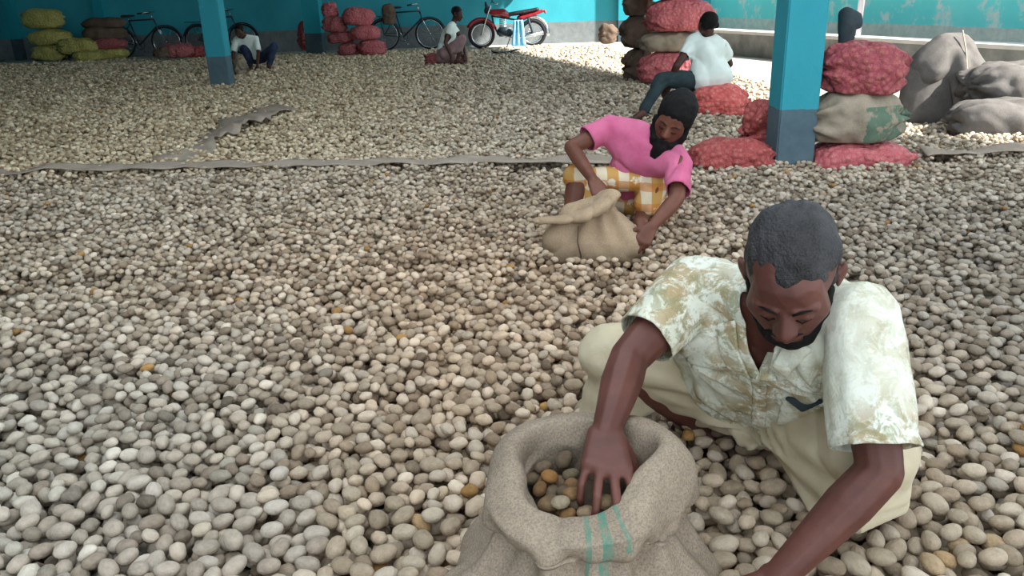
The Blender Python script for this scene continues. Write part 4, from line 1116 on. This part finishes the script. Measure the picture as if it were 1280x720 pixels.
sp_ = k.N.new('ShaderNodeSeparateXYZ'); k.L.new(k.attr('cloth_uv', out='Vector'), sp_.inputs[0]); u_, v_ = sp_.outputs[0], sp_.outputs[1]
u2 = k.math('ADD', u_, k.math('MULTIPLY', k.math('SUBTRACT', k.noise(9, 2), .5), .012)); fs_ = None
for u0, w_, lo, hi in ((.742, .0042, 0, .72), (.768, .0070, 0, .72), (.796, .0035, .44, .72), (.775, .0022, 0, .46)):
    f = k.math('LESS_THAN', k.math('ABSOLUTE', k.math('SUBTRACT', u2, u0)), w_); f = k.math('MULTIPLY', f, k.math('MULTIPLY', k.math('GREATER_THAN', v_, lo), k.math('LESS_THAN', v_, hi)))
    fs_ = f if fs_ is None else k.math('MAXIMUM', fs_, f)
c = k.mix(k.math('MULTIPLY', fs_, k.ramp(k.noise(60, 3, .8), [(.35, .15), (.62, .75)])), c, '3a8a78')
k.color(c); k.bump(k.noise(230, 2, .8), .6, .0016); k.bump(k.noise(25, 4), .35, .008)
sack1 = empty('open_jute_sack', (SC.x, SC.y, -.05), 'open jute sack with rolled rim and green stripes, filled with nuts, nearest the camera', 'sack')
part('sack_body', me, k.m, sack1)
# nuts inside: their own little drop into the mouth
hm2 = np.full((nx, ny), .240, np.float32) - .012 * wob(np.stack([gx, gy, 0 * gx], -1), 20, 4).astype(np.float32)
bad2 = ((gx - SC.x) / .105) ** 2 + ((gy - SC.y) / .088) ** 2 > 1
bad2 |= (np.abs(gx - J['wrR'].x + .004) < .052) & (gy > J['wrR'].y - .105)
n0 = len(nuts); deposit(80, SC.x + rng.uniform(-.105, .105, 80), SC.y + rng.uniform(-.09, .09, 80), rng.choice([0, 0, 0, 1, 2], 80), 9, .03, hm2, bad2, .15, .283)
got = nuts[n0:]
for (x, y, z, si, yw) in got[-58:]:
    nut_obj(x, y, z, SZ[si], yw, rng.normal(0, .2, 2), 'sack', 'dark brown areca nut inside the open sack under the reaching hand', 'nuts inside the open sack')
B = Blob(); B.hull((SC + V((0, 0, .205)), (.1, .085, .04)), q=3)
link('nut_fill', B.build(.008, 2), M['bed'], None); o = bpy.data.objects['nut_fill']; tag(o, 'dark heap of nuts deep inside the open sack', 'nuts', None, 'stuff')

# ------------------------------------------------------------------ sack 2 in front of the man in pink
c2 = V((.37, 3.36, 0)); sack2 = empty('folded_jute_sack', (c2.x, c2.y, -.04), 'tan jute sack with a folded-over mouth in front of the man in pink', 'sack')
B = Blob()
B.hull((c2 + V((-.13, .02, .06)), .10), (c2 + V((.12, 0, .05)), .11), (c2 + V((-.10, .03, .17)), .06), (c2 + V((.05, .05, .17)), .07), q=3)
B.hull((c2 + V((.12, 0, .03)), .08), (c2 + V((.245, -.02, .0)), .035)); B.hull((c2 + V((-.13, 0, .03)), .08), (c2 + V((-.20, .0, .01)), .045))
me = B.build(.009, 4)
def f2(P, N):
    q = P - np.array(c2); a = np.arctan2(q[:, 0] - .02, .32 - q[:, 2]); return .009 * np.sin(a * 14 + 3 * q[:, 2]) * sstep(.02, .16, q[:, 2])
cloth_noise(me, 41, .006, 20, None, f2); part('sack_body', me, M['jute_tan'], sack2)
B = Blob(); q0 = [(-.255, -.02, .175), (-.15, -.05, .185), (-.05, -.06, .205), (.02, -.03, .235), (.07, .01, .275)]; rs = [(.018, .03, .018), (.03, .05, .022), (.035, .055, .025), (.04, .05, .03), (.045, .045, .022)]
for i in range(4): B.hull((c2 + V(q0[i]), rs[i]), (c2 + V(q0[i + 1]), rs[i + 1]))
B.hull((c2 + V((.03, .03, .22)), .05), (c2 + V((.07, .03, .27)), (.05, .045, .02))); B.hull((c2 + V((-.1, .05, .19)), .05), (c2 + V((.05, .05, .22)), .05))
me = B.build(.007, 3); cloth_noise(me, 43, .005, 28); part('folded_mouth', me, M['jute_tan'], sack2)
b = bmesh.new(); tube(b, [c2 + V(p_) for p_ in ((-.08, -.085, .165), (-.085, -.10, .10), (-.07, -.105, .03))], .003, 5); part('seam', b, M['jute_dark'], sack2)

# ------------------------------------------------------------------ 2: the man in pink
def garment(B, voxel, seed, amp, f, mat, root, name, extra=None, cut=None, sm=3):
    me = B.build(voxel, sm); cloth_noise(me, seed, amp, f, None, extra)
    if cut is not None: cut_mesh(me, cut); me = solidify(me, .003)
    return part(name, me, M[mat], root)

def torso_garment(B, J, k, t1=.9, sl=(.55, .55), r=(.07, .07), back=0):
    cs = (J['shR'] + J['shL']) / 2; ch = cs.lerp(J['pel'], .3)
    B.hull((J['shR'], .068 * k), (J['shL'], .068 * k), (J['neck'], .066 * k), (ch, .132 * k), q=3)
    B.hull((ch, .142 * k), (cs.lerp(J['pel'], .7), .138 * k)); B.hull((cs.lerp(J['pel'], .7), .138 * k), (cs.lerp(J['pel'], t1), .14 * k))
    cuts = []
    for S, t0, rr in (('R', sl[0], r[0]), ('L', sl[1], r[1])):
        B.chain((J['sh' + S], .068 * k), (J['sh' + S].lerp(J['el' + S], t0 + .12), rr * k)); cuts.append((J['sh' + S].lerp(J['el' + S], t0), (J['el' + S] - J['sh' + S]).normalized(), rr * k))
    nk = J['neck'] + (J['head'] - J['neck']).normalized() * .02
    def cut(P, N):
        q = np.zeros(len(P), bool)
        for c0, d0, rr in cuts:
            v_ = P - np.array(c0); t = v_ @ np.array(d0); q |= (t > 0) & (t < .2) & (np.linalg.norm(v_ - t[:, None] * np.array(d0), axis=1) < rr * 1.6)
        q |= np.linalg.norm(P - np.array(nk), axis=1) < .068 * k
        return q
    return cut

J2 = dict(head=at(842, 150, z=3.62)); J2['R'] = frame_of((-.55, -1, -.42), roll=.42)
J2['neck'] = at(832, 178, z=3.72); J2['shR'] = at(763, 160, z=3.86); J2['shL'] = at(850, 205, z=3.62)
J2['elR'] = at(714, 184, z=3.80); J2['wrR'] = at(742, 226, z=3.56); J2['elL'] = at(846, 248, z=3.50); J2['wrL'] = at(814, 284, z=3.45)
J2['pel'] = at(782, 236, z=4.05); J2['hipR'] = at(765, 238, z=4.02); J2['hipL'] = at(806, 245, z=3.98)
J2['knR'] = at(722, 222, z=3.86); J2['anR'] = at(712, 276, h=.07); J2['toeR'] = J2['anR'] + V((-.03, -.2, 0))
J2['knL'] = at(822, 226, z=3.76); J2['anL'] = at(800, 276, h=.07); J2['toeL'] = J2['anL'] + V((.03, -.2, 0))
for a, b_ in (('shR', 'elR'), ('elR', 'wrR'), ('shL', 'elL'), ('elL', 'wrL'), ('hipR', 'knR'), ('knR', 'anR'), ('knL', 'anL'), ('shR', 'shL'), ('neck', 'pel'), ('neck', 'head')):
    print('2', a, b_, round((J2[a] - J2[b_]).length, 3), 'h', round(J2[a].z, 2), round(J2[b_].z, 2))
man2 = empty('person', (J2['pel'].x, J2['pel'].y, 0), 'bearded man in a pink shirt and plaid lungi crouching behind the tan folded sack', 'person')
B = Blob(); body_blob(B, J2, .95, .98, tk=.84)
hand_blob(B, J2['wrR'], (.25, -.6, -.5), (0, -.6, .8), (1, -.2, .2), .92, .9, .08, thumb_in=.8)
hand_blob(B, J2['wrL'], (-.5, -.5, -.6), (.3, -.6, .6), (-.5, .6, 0), .92, .8, .08)
part('body', B.build(.006, 3, .5), M['skin2'], man2)
part('hair', hair_mesh(J2['head'], J2['R'], 1.04, .006, 5, 1, 1.06), M['hair'], man2); part('beard', beard_mesh(J2['head'], J2['R'], 1.12, .006, .085), M['hair'], man2)
face_bits(man2, J2, .98, 'hair')
B = Blob(); ct = torso_garment(B, J2, .98, .88, (.62, .82), (.066, .066)); garment(B, .010, 51, .010, 15, 'shirt2', man2, 'shirt', None, ct)
cs2 = (J2['shR'] + J2['shL']) / 2
B = Blob(); B.hull((J2['pel'], .13), (J2['hipR'], .11), (J2['hipL'], .11)); B.hull((J2['hipR'], .10), (J2['knR'], .072)); B.hull((J2['hipL'], .10), (J2['knL'], .072))
B.hull((J2['knR'] + V((.03, 0, 0)), .06), (J2['knL'], .05), (J2['pel'] + V((0, -.05, .05)), .08)); B.hull((J2['knR'] + V((.04, 0, .0)), .055), (J2['knR'].lerp(J2['anR'], .6) + V((.07, .04, 0)), .05), (J2['hipR'], .08)); B.hull((J2['knL'], .06), (J2['knL'].lerp(J2['anL'], .6), .06), (J2['hipL'], .07))
garment(B, .010, 55, .008, 16, 'lungi2', man2, 'lungi')

# ------------------------------------------------------------------ 3: the man in the white shirt, seen from behind
J3 = dict(head=at(884, 31, z=7.35)); J3['R'] = frame_of((-.35, 1, -.35), roll=0)
J3['neck'] = at(884, 45, z=7.42); J3['shR'] = at(902, 57, z=7.40); J3['shL'] = at(866, 54, z=7.45)
J3['elL'] = at(846, 82, z=7.35); J3['wrL'] = at(836, 108, z=7.5); J3['elR'] = at(912, 80, z=7.6); J3['wrR'] = at(885, 104, z=7.9)
J3['pel'] = at(886, 100, z=7.46); J3['hipR'] = at(896, 101, z=7.48); J3['hipL'] = at(874, 101, z=7.46)
J3['knL'] = at(827, 100, z=7.40); J3['anL'] = at(804, 128, z=7.25); J3['toeL'] = J3['anL'] + V((-.2, -.02, 0)); J3['anL'].z = .05
J3['knR'] = at(872, 98, z=8.0); J3['anR'] = at(862, 122, h=.06); J3['toeR'] = J3['anR'] + V((-.05, .2, 0))
J3['anR'].y = J3['knR'].y
man3 = empty('person', (J3['pel'].x, J3['pel'].y, 0), 'man in a white shirt seen from behind, seated on the coral sack', 'person')
B = Blob(); body_blob(B, J3, .95, .95, tk=.84); hand_blob(B, J3['wrL'], (-.3, .3, -.8), (-.5, -.5, 0), (0, .8, 0), .95, .7, .06); hand_blob(B, J3['wrR'], (-.6, .4, -.5), (.5, .5, .3), (0, 0, 1), .95, .7, .06)
part('body', B.build(.009, 2, .5), M['skin3'], man3); part('hair', hair_mesh(J3['head'] + J3['R'] @ V((0, .012, -.02)), J3['R'], 1.02, .008, 5), M['hair'], man3)
B = Blob(); ct = torso_garment(B, J3, 1.04, 1.0, (.58, .6), (.07, .07)); B.hull((J3['pel'] + V((-.05, 0, .02)), .15), (J3['pel'] + V((.08, 0, .02)), .14), ((J3['shR'] + J3['shL']) / 2 + V((0, 0, -.15)), .16))
garment(B, .013, 61, .010, 12, 'white_shirt', man3, 'shirt', None, ct)
B = Blob(); B.hull((J3['pel'] + V((0, 0, -.01)), .13), (J3['hipR'], .10), (J3['hipL'], .10)); B.chain((J3['hipL'], .10), (J3['knL'], .078), (J3['knL'].lerp(J3['anL'], .9), .058)); B.chain((J3['hipR'], .10), (J3['knR'], .075), (J3['knR'].lerp(J3['anR'], .9), .058))
garment(B, .013, 63, .008, 14, 'dark_pants', man3, 'trousers')

# ------------------------------------------------------------------ 4: squatting man in white by the motorcycle (in profile), 5: squatting boy by the left pillar
def small_person(c, S, face, label, J, shirt, lower, skinm, lo_fn, seed, sl=.5):
    """J: joints in the figure's own frame (x to the picture's right, y away, z up), from the point c on the ground"""
    J = {k_: V(c) + V(v_) * S for k_, v_ in J.items()}; J['R'] = frame_of(face); o = empty('person', (c[0], c[1], 0), label, 'person')
    B = Blob(); body_blob(B, J, .9 * S, .98 * S, tk=.82)
    for s_ in 'RL': hand_blob(B, J['wr' + s_], (0, -.2, -1), (0, -1, .2), (1 if s_ == 'R' else -1, 0, 0), .95 * S, .6, .06)
    part('body', B.build(.012, 1, .5), M[skinm], o); part('hair', hair_mesh(J['head'], J['R'], .98 * S, .011, 3), M['hair'], o)
    B = Blob(); ct = torso_garment(B, J, .92 * S, .85, (sl, sl), (.068, .068)); garment(B, .014, seed, .008, 12, shirt, o, 'shirt', None, ct)
    B = Blob(); nm = lo_fn(B, J, S); garment(B, .014, seed + 1, .008, 14, lower, o, nm); return o

c4 = at(571, 79, h=0); S4 = 1.0
def low4(B, J, S):
    B.hull((J['pel'], .13), (J['hipR'], .11), (J['hipL'], .11)); B.hull((J['pel'] + V((0, 0, -.03)), .13), (V((J['pel'].x - .04, J['pel'].y, .10)), .10), (V((J['anR'].x - .05, J['pel'].y, .08)), .06))
    for s_ in 'RL': B.hull((J['hip' + s_], .095), (J['kn' + s_], .075)); B.hull((J['kn' + s_], .07), (J['kn' + s_].lerp(J['an' + s_], .5), .06), (J['hip' + s_], .07))
    return 'lungi'
small_person(c4, S4, (1, -.35, -.35), 'squatting man in a white shirt seen in profile in front of the bicycle and motorcycle', dict(
    head=(.05, 0, .80), neck=(-.02, 0, .66), shR=(-.07, -.15, .60), shL=(-.05, .16, .60), elR=(-.16, -.22, .36), wrR=(-.07, -.22, .12), elL=(.12, .12, .38), wrL=(.15, -.05, .14),
    pel=(-.22, 0, .18), hipR=(-.2, -.09, .18), hipL=(-.2, .09, .18), knR=(.12, -.12, .40), knL=(.12, .10, .40), anR=(.02, -.12, .06), anL=(.02, .12, .06), toeR=(.22, -.14, .0), toeL=(.22, .12, 0)), 'white_shirt', 'mauve', 'skin3', low4, 71)
c5 = at(318, 86, h=0)
def low5(B, J, S):
    B.hull((J['pel'], .12), (J['hipR'], .10), (J['hipL'], .10))
    for s_ in 'RL': B.chain((J['hip' + s_], .09), (J['kn' + s_], .072), (J['kn' + s_].lerp(J['an' + s_], .92), .055))
    return 'trousers'
small_person(c5, .97, (-.25, -1, -.55), 'boy in a white long-sleeved shirt and navy trousers squatting by the left-hand pillar', dict(
    head=(-.13, -.14, .66), neck=(-.10, -.05, .56), shR=(-.24, -.02, .50), shL=(.10, .0, .52), elR=(-.30, -.12, .28), wrR=(-.31, -.22, .08), elL=(.14, -.10, .28), wrL=(.13, -.24, .06),
    pel=(0, .22, .17), hipR=(-.08, .2, .17), hipL=(.12, .2, .17), knR=(-.10, -.12, .36), knL=(.40, .0, .38), anR=(-.06, .0, .06), anL=(.30, -.10, .06), toeR=(-.08, -.2, .0), toeL=(.34, -.28, 0)), 'white_shirt', 'navy', 'skin3', low5, 75, .9)
print('done', time.time() - T0)
